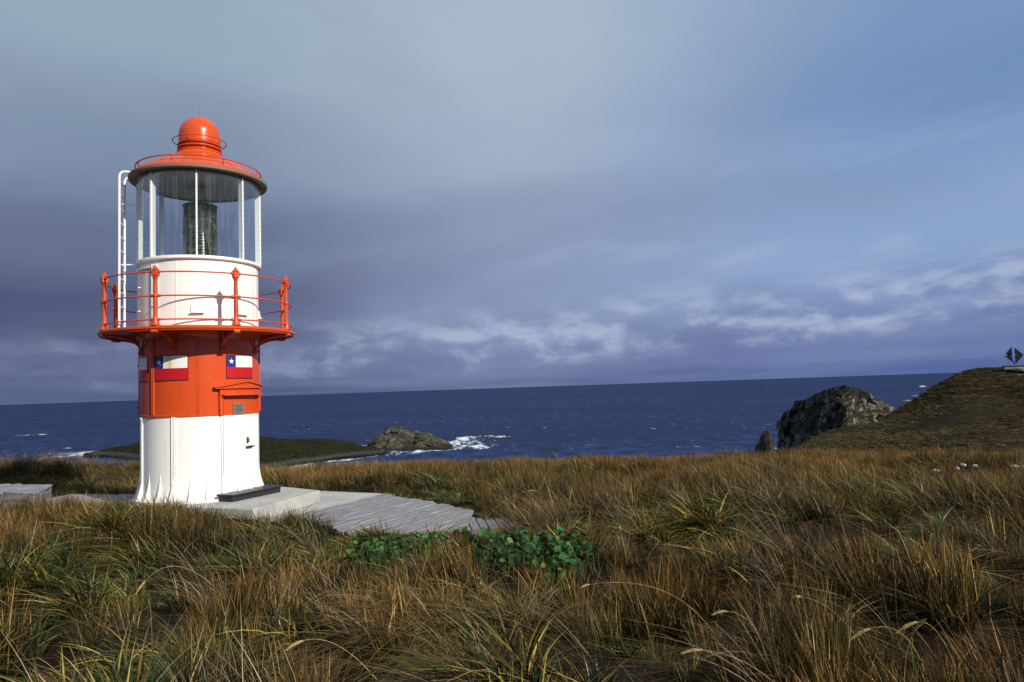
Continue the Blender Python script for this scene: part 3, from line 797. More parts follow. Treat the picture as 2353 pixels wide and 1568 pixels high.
    # ventilation hoods
    for a in (-3, 42, 87, -93, 132, 177, -138):
        if a == -93:
            a = -97
        vh = MB(); w1, w0 = 5.2, 3.2
        P = []
        vh.cbox(a-w1, a+w1, 3.25, 3.40, 1.01, 1.03)
        # sloping hood, open underneath
        pts = [cp(a-w1, 1.03, 3.40), cp(a+w1, 1.03, 3.40), cp(a+w1, 1.052, 3.245), cp(a-w1, 1.052, 3.245), cp(a-w1, 1.02, 3.245), cp(a+w1, 1.02, 3.245), cp(a-w1, 1.02, 3.40), cp(a+w1, 1.02, 3.40)]
        vh.add(pts, [(0, 3, 2, 1), (0, 6, 4, 3), (1, 2, 5, 7)])
        vo = vh.build('vent_hood', W_, root, smooth=0)
        MB().cbox(a-w1-.9, a+w1+.9, 3.228, 3.242, 1.01, 1.078).build('vent_lip', W_, vo)
    # lantern: mullions, panes, rings
    for a in PANE:
        mu = MB().cbox(a-.75, a+.75, 4.238, 5.735, 1.045, 1.066).cbox(a-.30, a+.30, 4.238, 5.735, .965, 1.045).build('mullion', W_, root)
        rv = MB()
        for i in range(16): rv.box(cp(a-.5, 1.069, 4.30+i*.092), (.013, .013, .013), 0); rv.box(cp(a+.5, 1.069, 4.34+i*.092), (.013, .013, .013), 0)
        tag(rv.build('bolt_heads', W_, mu), kind='stuff')
        P = [[cp(a+.8+(45-1.6)*i/14, 1.048, z) for z in (4.245, 5.73)] for i in range(15)]
        MB().grid(P, flip=True).build('glass_pane', M['glass'], root)
    MB().lathe([(1.04, 5.70), (1.066, 5.70), (1.066, 5.745), (1.04, 5.745)], 96, close=True).build('head_ring', M['under'], root)
    MB().lathe([(0.001, 5.738), (1.045, 5.738), (1.045, 5.748), (0.001, 5.75)], 96).build('lantern_ceiling', M['ceil'], root)
    # roof
    MB().lathe([(1.045, 5.752), (1.165, 5.746), (1.192, 5.750), (1.197, 5.765), (1.196, 5.792), (1.18, 5.793)], 128).build('eave', M['under'], root)
    MB().lathe([(1.190, 5.790), (1.196, 5.797), (1.18, 5.810), (1.14, 5.838), (.95, 5.985), (.70, 6.125), (.52, 6.21), (.45, 6.25), (.405, 6.29), (.382, 6.335)], 96).build('roof', O_, root)
    rv = MB()
    for i in range(16):
        th = i*22.5+8
        for k in range(9):
            r_ = 1.10-k*.072; z_ = float(np.interp(r_, [.45, .52, .70, .95, 1.14], [6.25, 6.21, 6.125, 5.985, 5.838]))+.005; rv.box(cp(th, r_, z_), (.016, .016, .012), rad(th))
    for i in range(110): rv.box(cp(i*360/110, 1.13, 5.850), (.014, .014, .010), rad(i*360/110))
    tag(rv.build('roof_rivets', O_, root), kind='stuff')
    MB().lathe([(.378, 6.33), (.392, 6.338), (.394, 6.362), (.372, 6.37), (.338, 6.374), (.336, 6.402), (.370, 6.408), (.386, 6.413), (.388, 6.436), (.372, 6.442), (.342, 6.446), (.342, 6.474), (.36, 6.48)], 64).build('vent_collar', O_, root)
    MB().lathe([(.345, 6.476), (.380, 6.480), (.382, 6.502), (.368, 6.512), (.368, 6.56), (.366, 6.66)]+[(.366*math.cos(t_), 6.68+.366*math.sin(t_)) for t_ in np.linspace(.1, PI/2-.02, 14)], 64).build('ventilator_dome', O_, root)
    MB().tube([(0, 0, 7.03), (0, 0, 7.06), (0, 0, 7.14), (0, 0, 7.30)], [.02, .012, .008, .003], 8).build('lightning_rod', OR, root)
    ringm = MB().tube([cp(t_, .465, 6.565) for t_ in range(0, 360, 6)], .0095, 8, closed=True)
    vr = ringm.build('dome_rail', OR, root)
    for a in (-32, 58, 148, 238):
        MB().tube([cp(a, .36, 6.53), cp(a, .465, 6.565)], .008).build('rail_stay', OR, vr)
    rr = MB().tube([cp(t_, 1.08, 5.985) for t_ in range(0, 360, 4)], .0125, 8, closed=True).build('roof_rail', OR, root)
    for a in (-24, 21, 66, 111, 156, 201, 246, 291):
        MB().tube([cp(a, 1.08, 5.985), cp(a, 1.07, 5.90), cp(a, 1.05, 5.90)], .010).lathe([(0, -.022), (.018, -.015), (.022, 0), (.018, .015), (0, .022)], 8, c=cp(a, 1.08, 5.985)).build('rail_stay', OR, rr)
    # ladder
    ld = empty('ladder', (0, 0, 0)); ld.parent = root
    def ladder():
        bpy.data.objects.remove(ld)
        m = MB(); A = (-1.315, -.19); B = (-1.265, .19); ms = []
        for (x, y) in (A, B):
            k = 1.10/math.hypot(x, y)
            pts = [(x, y, 2.972), (x, y, 5.72), (x*.995, y*.995, 5.79), (x*.97, y*.97, 5.835), (x*.93, y*.93, 5.85), (x*k*.94, y*k*.94, 5.85)]
            ms.append(MB().tube(pts, .021, 10))
        base = ms[0]; base.add(ms[1].v, ms[1].f)
        o = base.build('ladder', W_, root)
        for i in range(11):
            z = 3.18+i*.25
            MB().tube([(A[0], A[1], z), (B[0], B[1], z)], .012, 8).build('rung', W_, o)
        for z in (4.2, 5.3):
            MB().tube([(-1.29, 0, z), (-1.05, 0, z)], .012, 8).build('ladder_stay', W_, o)
    ladder()
    # lens apparatus
    prof = [(.001, 5.345), (.255, 5.345), (.275, 5.335)]
    z = 5.325
    for i in range(8):
        prof += [(.285, z), (.262, z-.016), (.287, z-.022)]; z -= .028
    for i in range(9):
        b_ = .29; prof += [(b_, z), (b_-.016, z-.014), (b_+.004, z-.018)]; z -= .030
    prof += [(.292, z), (.285, z-.02)]; z -= .03
    for i in range(16):
        prof += [(.287, z), (.258, z-.014), (.286, z-.020)]; z -= .028
    prof += [(.27, 4.24)]
    ln = MB().lathe(prof, 64).build('lens', M['lens'], root, smooth=50)
    for a in (30, 75, 120, 165, 210, 255, 300, 345):
        MB().cbox(a-1.2, a+1.2, 4.25, 5.34, .286, .297).build('lens_frame', M['brass'], ln)
    MB().lathe([(.28, 5.33), (.302, 5.333), (.302, 5.352), (.15, 5.358), (.001, 5.36)], 48).build('lens_cap', M['metal_dark'], ln)
    MB().lathe([(.283, 4.815), (.300, 4.82), (.300, 4.845), (.283, 4.85)], 48).build('lens_frame', M['metal_dark'], ln)
    for x in (-.13, .16):
        MB().tube([(x-.05, -.1, 5.355), (x-.05, -.1, 5.41), (x+.05, -.1, 5.41), (x+.05, -.1, 5.355)], .009).build('lifting_handle', M['metal_dark'], ln)
    MB().tube([cp(14, .33, 4.86), cp(24, .47, 4.24)], .012).build('lens_strut', M['brass'], ln)


build_lighthouse()


# ------------------------------------------------------------------ pads, step and decks
def slab(name, poly, z0, z1, label, cat, mname='concrete', bev=.015):
    c = np.mean(poly, 0); o = MB().prism([(p[0]-c[0], p[1]-c[1]) for p in poly], 0, z1-z0).build(name, M[mname], None, smooth=0, bevel=bev)
    o.location = (c[0], c[1], z0); return tag(o, label, cat)


slab('concrete_apron', LOW_PAD, -.5, -.22, 'pale grey lower concrete apron between the lighthouse and the boardwalk', 'concrete slab')
slab('concrete_plinth', UP_PAD, -.219, 0.0, 'raised pale concrete plinth directly under the lighthouse', 'concrete slab')


def door_step():
    o = empty('door_step', (TX, TY, .0), TROT, 'long black painted step below the lighthouse door', 'step')
    a = rad(43); u = np.array([math.sin(a), -math.cos(a)]); w = np.array([math.cos(a), math.sin(a)])
    def quad(u0, u1, w0, w1): return [tuple(u*p+w*q_) for p, q_ in ((u0, w0), (u1, w0), (u1, w1), (u0, w1))]
    MB().prism(quad(.98, 1.30, -.56, .60), .003, .095).build('step_block', M['black'], o, smooth=0, bevel=.008)
    MB().prism(quad(.96, 1.335, -.59, .63), .095, .125).build('tread', M['black'], o, smooth=0, bevel=.008)


door_step()


def clip(poly, n_, d_, keep_le=True):
    out = []; k = len(poly)
    for i in range(k):
        p, q_ = np.array(poly[i]), np.array(poly[(i+1) % k]); a, b = p@n_-d_, q_@n_-d_
        if not keep_le: a, b = -a, -b
        if a <= 0: out.append(tuple(p))
        if (a < 0 < b) or (b < 0 < a): out.append(tuple(p+(q_-p)*a/(a-b)))
    return out


def plank_deck(name, poly, d, z, label, width=.135, gap=.020, beam=True, group='weathered grey boardwalks'):
    c = np.mean(poly, 0); P = [np.array(p)-c for p in poly]; d = np.array(d, float); d /= np.linalg.norm(d); n_ = np.array([-d[1], d[0]])
    root = empty(name, (c[0], c[1], z), 0, label, 'boardwalk', group)
    lo, hi = min(p@n_ for p in P), max(p@n_ for p in P); s_ = lo
    while s_ < hi-.03:
        w_ = width*random.uniform(.85, 1.15); q_ = clip(P, n_, s_+gap, False)
        if len(q_) >= 3: q_ = clip(q_, n_, min(s_+w_, hi), True)
        s_ += w_
        if len(q_) < 3: continue
        e = random.uniform(-.035, .035); q_ = [tuple(np.array(p)+d*e*(1 if np.array(p)@d > 0 else .6)) for p in q_]
        ctr = np.mean(q_, 0); dz = random.uniform(-.010, .010)
        m = MB().prism([(p[0]-ctr[0], p[1]-ctr[1]) for p in q_], -.038, 0)
        o = m.build('plank', M['wood'], root, smooth=0, bevel=.005); o.location = (ctr[0], ctr[1], dz); o.rotation_euler = (random.uniform(-.006, .006), random.uniform(-.006, .006), 0)
        g = o.data.attributes.new('grain', 'FLOAT_VECTOR', 'POINT'); off = random.uniform(0, 50)
        for i, v in enumerate(o.data.vertices): g.data[i].vector = (v.co.x*d[0]+v.co.y*d[1]+off, v.co.x*n_[0]+v.co.y*n_[1], v.co.z)
    if beam:
        inner = [p*.93 for p in P]; k = len(inner)
        for i in range(k):
            a, b = inner[i], inner[(i+1) % k]; L = np.linalg.norm(b-a); m_ = (a+b)/2
            o = MB().box((0, 0, 0), (L, .05, .14)).build('joist', M['wood'], root, smooth=0, bevel=.005); o.location = (m_[0], m_[1], -.115); o.rotation_euler = (0, 0, math.atan2(b[1]-a[1], b[0]-a[0]))
            g = o.data.attributes.new('grain', 'FLOAT_VECTOR', 'POINT')
            for j, v in enumerate(o.data.vertices): g.data[j].vector = v.co
    return root


plank_deck('boardwalk', DECK, (1.10, 2.10), -.17, 'wide grey plank platform at the end of the concrete apron, right of the lighthouse', width=.12)
plank_deck('boardwalk', WALK_R, (-.15, 1), -.17, 'narrow plank walk nearly hidden in grass running right from the platform', width=.13)
bl = plank_deck('boardwalk', BOX_L, (.42, 1.0), .10, 'raised end of the plank walk at the left edge of the picture', width=.15)
for a, b in ((BOX_L[1], BOX_L[2]), (BOX_L[2], BOX_L[3])):
    c = np.mean(BOX_L, 0); a = (np.array(a)-c)*.97; b = (np.array(b)-c)*.97
    for k in range(2):
        L = np.linalg.norm(b-a); m_ = (a+b)/2
        o = MB().box((0, 0, 0), (L, .03, .115)).build('riser_board', M['wood'], bl, smooth=0, bevel=.004); o.location = (m_[0], m_[1], -.10-.125*k); o.rotation_euler = (0, 0, math.atan2(b[1]-a[1], b[0]-a[0]))
        g = o.data.attributes.new('grain', 'FLOAT_VECTOR', 'POINT')
        for j, v in enumerate(o.data.vertices): g.data[j].vector = v.co
plank_deck('boardwalk', WALK_L, (.38, 1.0), -.10, 'low plank walk between the raised boards and the lighthouse foot', width=.15)


# ------------------------------------------------------------------ white path stones
def rock_blob(name, c, s_, m_, label, cat, group, seed):
    n, k = 14, 9; a = np.linspace(0, 2*PI, n, endpoint=False); b = np.linspace(-PI/2, PI/2, k)
    P = np.array([[(math.cos(p)*math.cos(q_), math.sin(p)*math.cos(q_), math.sin(q_)) for q_ in b] for p in a])
    r = 1+.28*fbm(P[..., 0]*1.3+seed*9, P[..., 1]*1.3, P[..., 2]*1.3, seed=seed, oct=3); P = P*r[..., None]*np.array(s_)
    o = MB().grid([[tuple(v) for v in row] for row in P], wrap_u=True).build(name, m_, None, smooth=60); o.location = c; o.rotation_euler = (0, 0, seed*1.7)
    return tag(o, label, cat, group)


m_, t_, b_ = mat('whitewashed_stone'); g_ = t_.n('ShaderNodeTexCoord').outputs['Object']; nn_ = t_.noise(g_, 14, 5, .6)
t_.put(b_.inputs['Base Color'], t_.ramp(nn_, [(.35, (.16, .15, .13)), (.55, (.70, .68, .64))])); b_.inputs['Roughness'].default_value = .9; t_.put(b_.inputs['Normal'], t_.bump(nn_, .5, .02)); M['stone'] = m_
STONES = [(2150, 1081, .11, 'whitish stone in the grass, leftmost of the upper row of stones at right'), (2198, 1076, .10, 'dull greyish stone, second from left in the stone row below the hill'),
          (2213, 1068, .10, 'small bright white stone, farther of the middle pair below the hill'), (2241, 1070, .10, 'small bright white stone, right one of the middle pair below the hill'),
          (2332, 1072, .12, 'white stone, nearest the right edge but one in the stone row'), (2350, 1074, .12, 'white stone cut by the right edge of the picture'),
          (2141, 1122, .10, 'pale stone low in the grass, below the row of white stones'), (2085, 1113, .09, 'faint grey stone deep in the grass, left of all the white stones')]
STONE_XY = []
for i, (px, py, s_, lb) in enumerate(STONES):
    D = 17.5 if py < 1090 else 13.5
    for it in range(30):
        p = at(px, py, D); gz = float(ground_z(p.x, p.y))+.10
        if p.z < gz: D -= .25
        else: D += .25
        if abs(p.z-gz) < .02: break
    STONE_XY.append((p.x, p.y))
    rock_blob('stone', (p.x, p.y, p.z-.01), (s_*.68, s_*.5, s_*.36), M['stone'], lb, 'stone', 'pale stones edging the path on the right', i+3)


# ------------------------------------------------------------------ monument on the hill and its terrace
def build_monument():
    g = at(2337, 846, 292); steel = paint('weathered_steel', (.035, .035, .035), .45, (.1, .06, .04), .3); pale = paint('pale_stone', (.38, .38, .36), .8, (.2, .2, .15), .4)
    t0 = at(2331, 846, 290)
    tr = empty('terrace', (t0.x, t0.y, t0.z-1.0), -rad(34), 'dark walled terrace with pale steps under the diamond sculpture on the hill', 'terrace')
    MB().box((3.0, 1.5, 1.55), (13, 5, .5)).build('parapet', steel, tr, smooth=0, bevel=.05); MB().box((3.0, 1.4, .95), (11.5, 5.4, .7)).build('platform', pale, tr, smooth=0, bevel=.05)
    for i in range(7):
        MB().box((1.6+i*.75, -1.6-i*.55, .85-i*.42), (1.9, .9, .35)).build('step', pale, tr, smooth=0, bevel=.03)
    MB().box((2.0, -6.2, -1.6), (4.5, 2.0, .9)).build('retaining_wall', pale, tr, smooth=0, bevel=.05)
    s0 = at(2331, 837, 291)
    sc = empty('sculpture', (s0.x, s0.y, s0.z-.2), -rad(34), 'tall dark diamond shaped steel sculpture standing on the hilltop terrace', 'sculpture')
    H = 6.0; zc = H/2+.15; hw = 2.7; th = .5
    def plate(pts, y0, name='plate'):
        n = len(pts); m = MB().add([(p[0], y0-th/2, p[1]) for p in pts]+[(p[0], y0+th/2, p[1]) for p in pts], [tuple(range(n)), tuple(range(n, 2*n))[::-1]]+[(i, i+n, (i+1) % n+n, (i+1) % n) for i in range(n)])
        m.build(name, steel, sc, smooth=0)
    plate([(.35, zc-H/2), (hw, zc), (.35, zc+H/2-.4), (.22, zc+.35), (.75, zc+.1), (.22, zc-.15)], .0)
    plate([(-.35, zc+H/2), (-.35, zc+.35), (-.6, zc-.05), (-1.5, zc-.35), (-hw*.75, zc+.6)], .5)
    plate([(-hw, zc), (-.45, zc-.25), (-.35, zc-H/2+.6)], .15); plate([(-.42, zc+.4), (-.42, zc+H/2-.1), (-hw*.8, zc+.7)], -.2)
    plate([(-.5, zc-.5), (-1.5, zc-.75), (-.9, zc-1.3)], .3)
    plate([(-.2, zc-H/2), (.12, zc-H/2), (.12, zc-H/2+.8), (-.2, zc-H/2+1.2)], .2, 'foot_plate')


build_monument()


# ------------------------------------------------------------------ bird over the water
def build_bird():
    p = at(706, 982, 75); b = empty('bird', p, rad(25), 'small black seabird flying low over the dark sea right of the lighthouse', 'bird')
    prof = [(0, -.26), (.018, -.22), (.03, -.19), (.03, -.14), (.055, -.08), (.07, .02), (.05, .14), (.025, .22), (0, .26)]
    m = MB(); m.lathe(prof, 12); m.v = [(z, x, y) for (x, y, z) in m.v]; m.build('body', M['bird'], b)
    for s_ in (-1, 1):
        w = MB(); P = []
        for i in range(7):
            t_ = i/6; y = s_*(.04+.36*t_); z = .05+.10*math.sin(t_*2.2)-.04*t_; ch = .15*(1-t_)**.6+.02; xo = -.05+.08*t_
            P.append([(xo-ch*.4, y, z), (xo, y, z+.012), (xo+ch*.6, y, z), (xo, y, z-.006)])
        w.grid(P, wrap_v=True); w.build('wing', M['bird'], b)
    MB().prism([(.22, -.02), (.36, -.06), (.38, 0), (.36, .06), (.22, .02)], -.006, .006).build('tail', M['bird'], b)


build_bird()


# ------------------------------------------------------------------ vegetation
def blade_mat(name, base, mid, tip, alt, alt2, trans=.14, alt_from=.70, rough=.55, lo=.0):
    m, t, b = mat(name); t.N.remove(b); out = t.N['Material Output']
    tt = t.n('ShaderNodeAttribute', attribute_name='along').outputs['Fac']; rn = t.n('ShaderNodeAttribute', attribute_name='rnd').outputs['Fac']
    tint = t.n('ShaderNodeAttribute', attribute_name='tint', attribute_type='INSTANCER').outputs['Fac']
    c = t.ramp(tt, [(.25, base), (.66, mid), (.97, tip)])  # blade feet near black: own green-brown plus painted-in shade between tufts
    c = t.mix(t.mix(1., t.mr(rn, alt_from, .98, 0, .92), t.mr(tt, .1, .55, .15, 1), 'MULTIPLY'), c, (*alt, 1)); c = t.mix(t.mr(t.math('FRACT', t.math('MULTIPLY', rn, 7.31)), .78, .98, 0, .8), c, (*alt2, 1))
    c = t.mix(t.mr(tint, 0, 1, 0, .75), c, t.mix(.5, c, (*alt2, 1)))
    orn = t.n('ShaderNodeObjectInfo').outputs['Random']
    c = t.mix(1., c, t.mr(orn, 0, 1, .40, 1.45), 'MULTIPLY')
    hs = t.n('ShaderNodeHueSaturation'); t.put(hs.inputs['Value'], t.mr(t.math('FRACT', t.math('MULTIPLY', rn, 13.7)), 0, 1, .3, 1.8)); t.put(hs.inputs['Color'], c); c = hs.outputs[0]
    di = t.n('ShaderNodeBsdfDiffuse'); t.put(di.inputs[0], c); tr = t.n('ShaderNodeBsdfTranslucent'); t.put(tr.inputs[0], c)
    gl = t.n('ShaderNodeBsdfGlossy'); gl.inputs['Roughness'].default_value = rough; gl.inputs[0].default_value = (.9, .95, 1, 1)
    a = t.n('ShaderNodeMixShader'); a.inputs[0].default_value = trans; t.L.new(di.outputs[0], a.inputs[1]); t.L.new(tr.outputs[0], a.inputs[2])
    e = t.n('ShaderNodeMixShader'); e.inputs[0].default_value = .018; t.L.new(a.outputs[0], e.inputs[1]); t.L.new(gl.outputs[0], e.inputs[2])
    t.L.new(e.outputs[0], out.inputs[0]); return m


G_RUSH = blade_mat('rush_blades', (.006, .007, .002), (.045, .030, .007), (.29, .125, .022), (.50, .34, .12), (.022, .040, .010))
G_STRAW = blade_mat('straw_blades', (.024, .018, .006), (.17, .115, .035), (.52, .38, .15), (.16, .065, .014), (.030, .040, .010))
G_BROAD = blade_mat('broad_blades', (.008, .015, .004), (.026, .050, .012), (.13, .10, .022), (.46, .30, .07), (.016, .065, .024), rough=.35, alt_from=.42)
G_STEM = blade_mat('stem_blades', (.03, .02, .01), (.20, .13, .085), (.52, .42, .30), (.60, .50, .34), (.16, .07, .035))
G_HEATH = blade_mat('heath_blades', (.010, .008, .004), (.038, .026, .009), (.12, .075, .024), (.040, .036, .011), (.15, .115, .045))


def blades(n, rad_, hmin, hmax, width, lean, curl, seg=4, wind=(-.55, -.08), seed=0, spread=1., flat=False):
    """n tapered blades: returns verts, quads, along, rnd"""
    r = np.random.default_rng(seed)
    a = r.uniform(0, 2*PI, n); d = rad_*np.sqrt(r.uniform(0, 1, n)); bx, by = d*np.cos(a), d*np.sin(a)
    h = r.uniform(hmin, hmax, n); out = np.stack([np.cos(a), np.sin(a)], -1)*(d/rad_)[:, None]*spread*r.uniform(.2, 1, n)[:, None]
    dirn = out*lean+np.array(wind)[None, :]*r.uniform(.4, 1.4, n)[:, None]+r.normal(0, .16+.25*lean, (n, 2))
    cu = r.uniform(.3, 1.3, n)*curl; t = np.linspace(0, 1, seg+1)
    ph = r.uniform(0, 2*PI, n); sx, sy = np.cos(ph), np.sin(ph)
    wd = width*r.uniform(.6, 1.4, n)
    off = t[None, :]*.35+cu[:, None]*t[None, :]**2
    X = bx[:, None]+dirn[:, :1]*off*h[:, None]; Y = by[:, None]+dirn[:, 1:]*off*h[:, None]
    L2 = np.hypot(dirn[:, 0], dirn[:, 1])[:, None]
    Z = h[:, None]*(t[None, :]-.42*np.minimum(L2, 1.5)*cu[:, None]*t[None, :]**2.4)
    Z = np.maximum(Z, .01)
    w = wd[:, None]*np.maximum(1-t[None, :]**2.2, .06)*.5
    V = np.stack([np.stack([X-w*sx[:, None], Y-w*sy[:, None], Z], -1), np.stack([X+w*sx[:, None], Y+w*sy[:, None], Z], -1)], 2)   # n,seg+1,2,3
    base = (np.arange(n)*(seg+1)*2)[:, None]+np.arange(seg)[None, :]*2
    F = np.stack([base, base+1, base+3, base+2], -1).reshape(-1, 4)
    al = np.broadcast_to(t[None, :, None], (n, seg+1, 2)).ravel(); rn = np.repeat(r.uniform(0, 1, n), (seg+1)*2)
    return V.reshape(-1, 3), F, al, rn


def clump_collection(name, specs, m_):
    c = bpy.data.collections.new(name)
    for i, sp in enumerate(specs):
        Vs, Fs, As, Rs, b = [], [], [], [], 0
        for j, s_ in enumerate(sp):
            V, F, al, rn = blades(seed=i*31+j*7+hash(name) % 1 + len(name)*101, **s_); Vs.append(V); Fs.append(F+b); As.append(al); Rs.append(rn); b += len(V)
        me = bpy.data.meshes.new('grass_tuft'); V = np.concatenate(Vs).astype(np.float32); F = np.concatenate(Fs).astype(np.int32)
        me.vertices.add(len(V)); me.vertices.foreach_set('co', V.ravel()); me.loops.add(F.size); me.loops.foreach_set('vertex_index', F.ravel())
        me.polygons.add(len(F)); me.polygons.foreach_set('loop_start', np.arange(0, F.size, 4, dtype=np.int32)); me.update(calc_edges=True)
        for nm, a in (('along', np.concatenate(As)), ('rnd', np.concatenate(Rs))):
            q_ = me.attributes.new(nm, 'FLOAT', 'POINT'); q_.data.foreach_set('value', a.astype(np.float32))
        me.materials.append(m_); o = bpy.data.objects.new('grass_tuft', me); c.objects.link(o)
    return c


def gn_scatter(name, col, P, rz, tilt, scl, tint, label, idx=None):
    """points mesh carrying per point attributes, tufts instanced on it"""
    n = len(P); me = bpy.data.meshes.new(name); me.vertices.add(n); me.vertices.foreach_set('co', np.asarray(P, np.float32).ravel()); me.update()
    rot = np.stack([tilt[:, 0], tilt[:, 1], rz], -1).astype(np.float32)
    a = me.attributes.new('rot', 'FLOAT_VECTOR', 'POINT'); a.data.foreach_set('vector', rot.ravel())
    a = me.attributes.new('scl', 'FLOAT_VECTOR', 'POINT'); a.data.foreach_set('vector', np.asarray(scl, np.float32).ravel())
    a = me.attributes.new('tint', 'FLOAT', 'POINT'); a.data.foreach_set('value', np.asarray(tint, np.float32))
    a = me.attributes.new('pick', 'INT', 'POINT'); a.data.foreach_set('value', np.asarray(rng.integers(0, 1000, n) if idx is None else idx, np.int32))
    o = bpy.data.objects.new(name, me); link(o)
    g = bpy.data.node_groups.new(name+'_scatter', 'GeometryNodeTree')
    g.interface.new_socket('Geometry', in_out='INPUT', socket_type='NodeSocketGeometry'); g.interface.new_socket('Geometry', in_out='OUTPUT', socket_type='NodeSocketGeometry')
    N = g.nodes; i_ = N.new('NodeGroupInput'); o_ = N.new('NodeGroupOutput'); ci = N.new('GeometryNodeCollectionInfo'); ci.inputs['Collection'].default_value = col
    ci.inputs['Separate Children'].default_value = True; ci.inputs['Reset Children'].default_value = True
    ip = N.new('GeometryNodeInstanceOnPoints'); ip.inputs['Pick Instance'].default_value = True
    def na(nm, dt):
        q_ = N.new('GeometryNodeInputNamedAttribute'); q_.data_type = dt; q_.inputs['Name'].default_value = nm; return [s_ for s_ in q_.outputs if s_.enabled][0]
    e2r = N.new('FunctionNodeEulerToRotation')
    L = g.links; L.new(i_.outputs[0], ip.inputs['Points']); L.new(ci.outputs[0], ip.inputs['Instance'])
    L.new(na('rot', 'FLOAT_VECTOR'), e2r.inputs[0]); L.new(e2r.outputs[0], ip.inputs['Rotation']); L.new(na('scl', 'FLOAT_VECTOR'), ip.inputs['Scale'])
    L.new(na('pick', 'INT'), ip.inputs['Instance Index']); L.new(ip.outputs[0], o_.inputs[0])
    md = o.modifiers.new('scatter', 'NODES'); md.node_group = g
    return tag(o, label, None, None, 'stuff')


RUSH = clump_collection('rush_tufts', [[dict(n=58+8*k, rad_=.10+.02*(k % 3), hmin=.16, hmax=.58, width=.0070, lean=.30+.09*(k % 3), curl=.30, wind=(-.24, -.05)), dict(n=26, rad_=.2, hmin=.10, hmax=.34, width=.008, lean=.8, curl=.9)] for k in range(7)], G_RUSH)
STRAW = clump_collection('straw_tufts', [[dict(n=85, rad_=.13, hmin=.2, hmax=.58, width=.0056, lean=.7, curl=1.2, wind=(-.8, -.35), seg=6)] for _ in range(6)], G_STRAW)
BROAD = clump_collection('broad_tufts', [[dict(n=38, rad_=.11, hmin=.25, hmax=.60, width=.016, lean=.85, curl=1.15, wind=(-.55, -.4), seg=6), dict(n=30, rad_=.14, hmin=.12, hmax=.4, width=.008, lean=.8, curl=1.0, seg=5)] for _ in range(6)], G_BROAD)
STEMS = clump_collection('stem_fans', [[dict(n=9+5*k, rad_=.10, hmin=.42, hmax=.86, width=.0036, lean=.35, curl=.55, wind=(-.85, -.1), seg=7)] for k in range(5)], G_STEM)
HEATH = clump_collection('heath_tufts', [[dict(n=70, rad_=.6, hmin=.2, hmax=.7, width=.10, lean=.6, curl=.5, seg=2)] for _ in range(5)], G_HEATH)


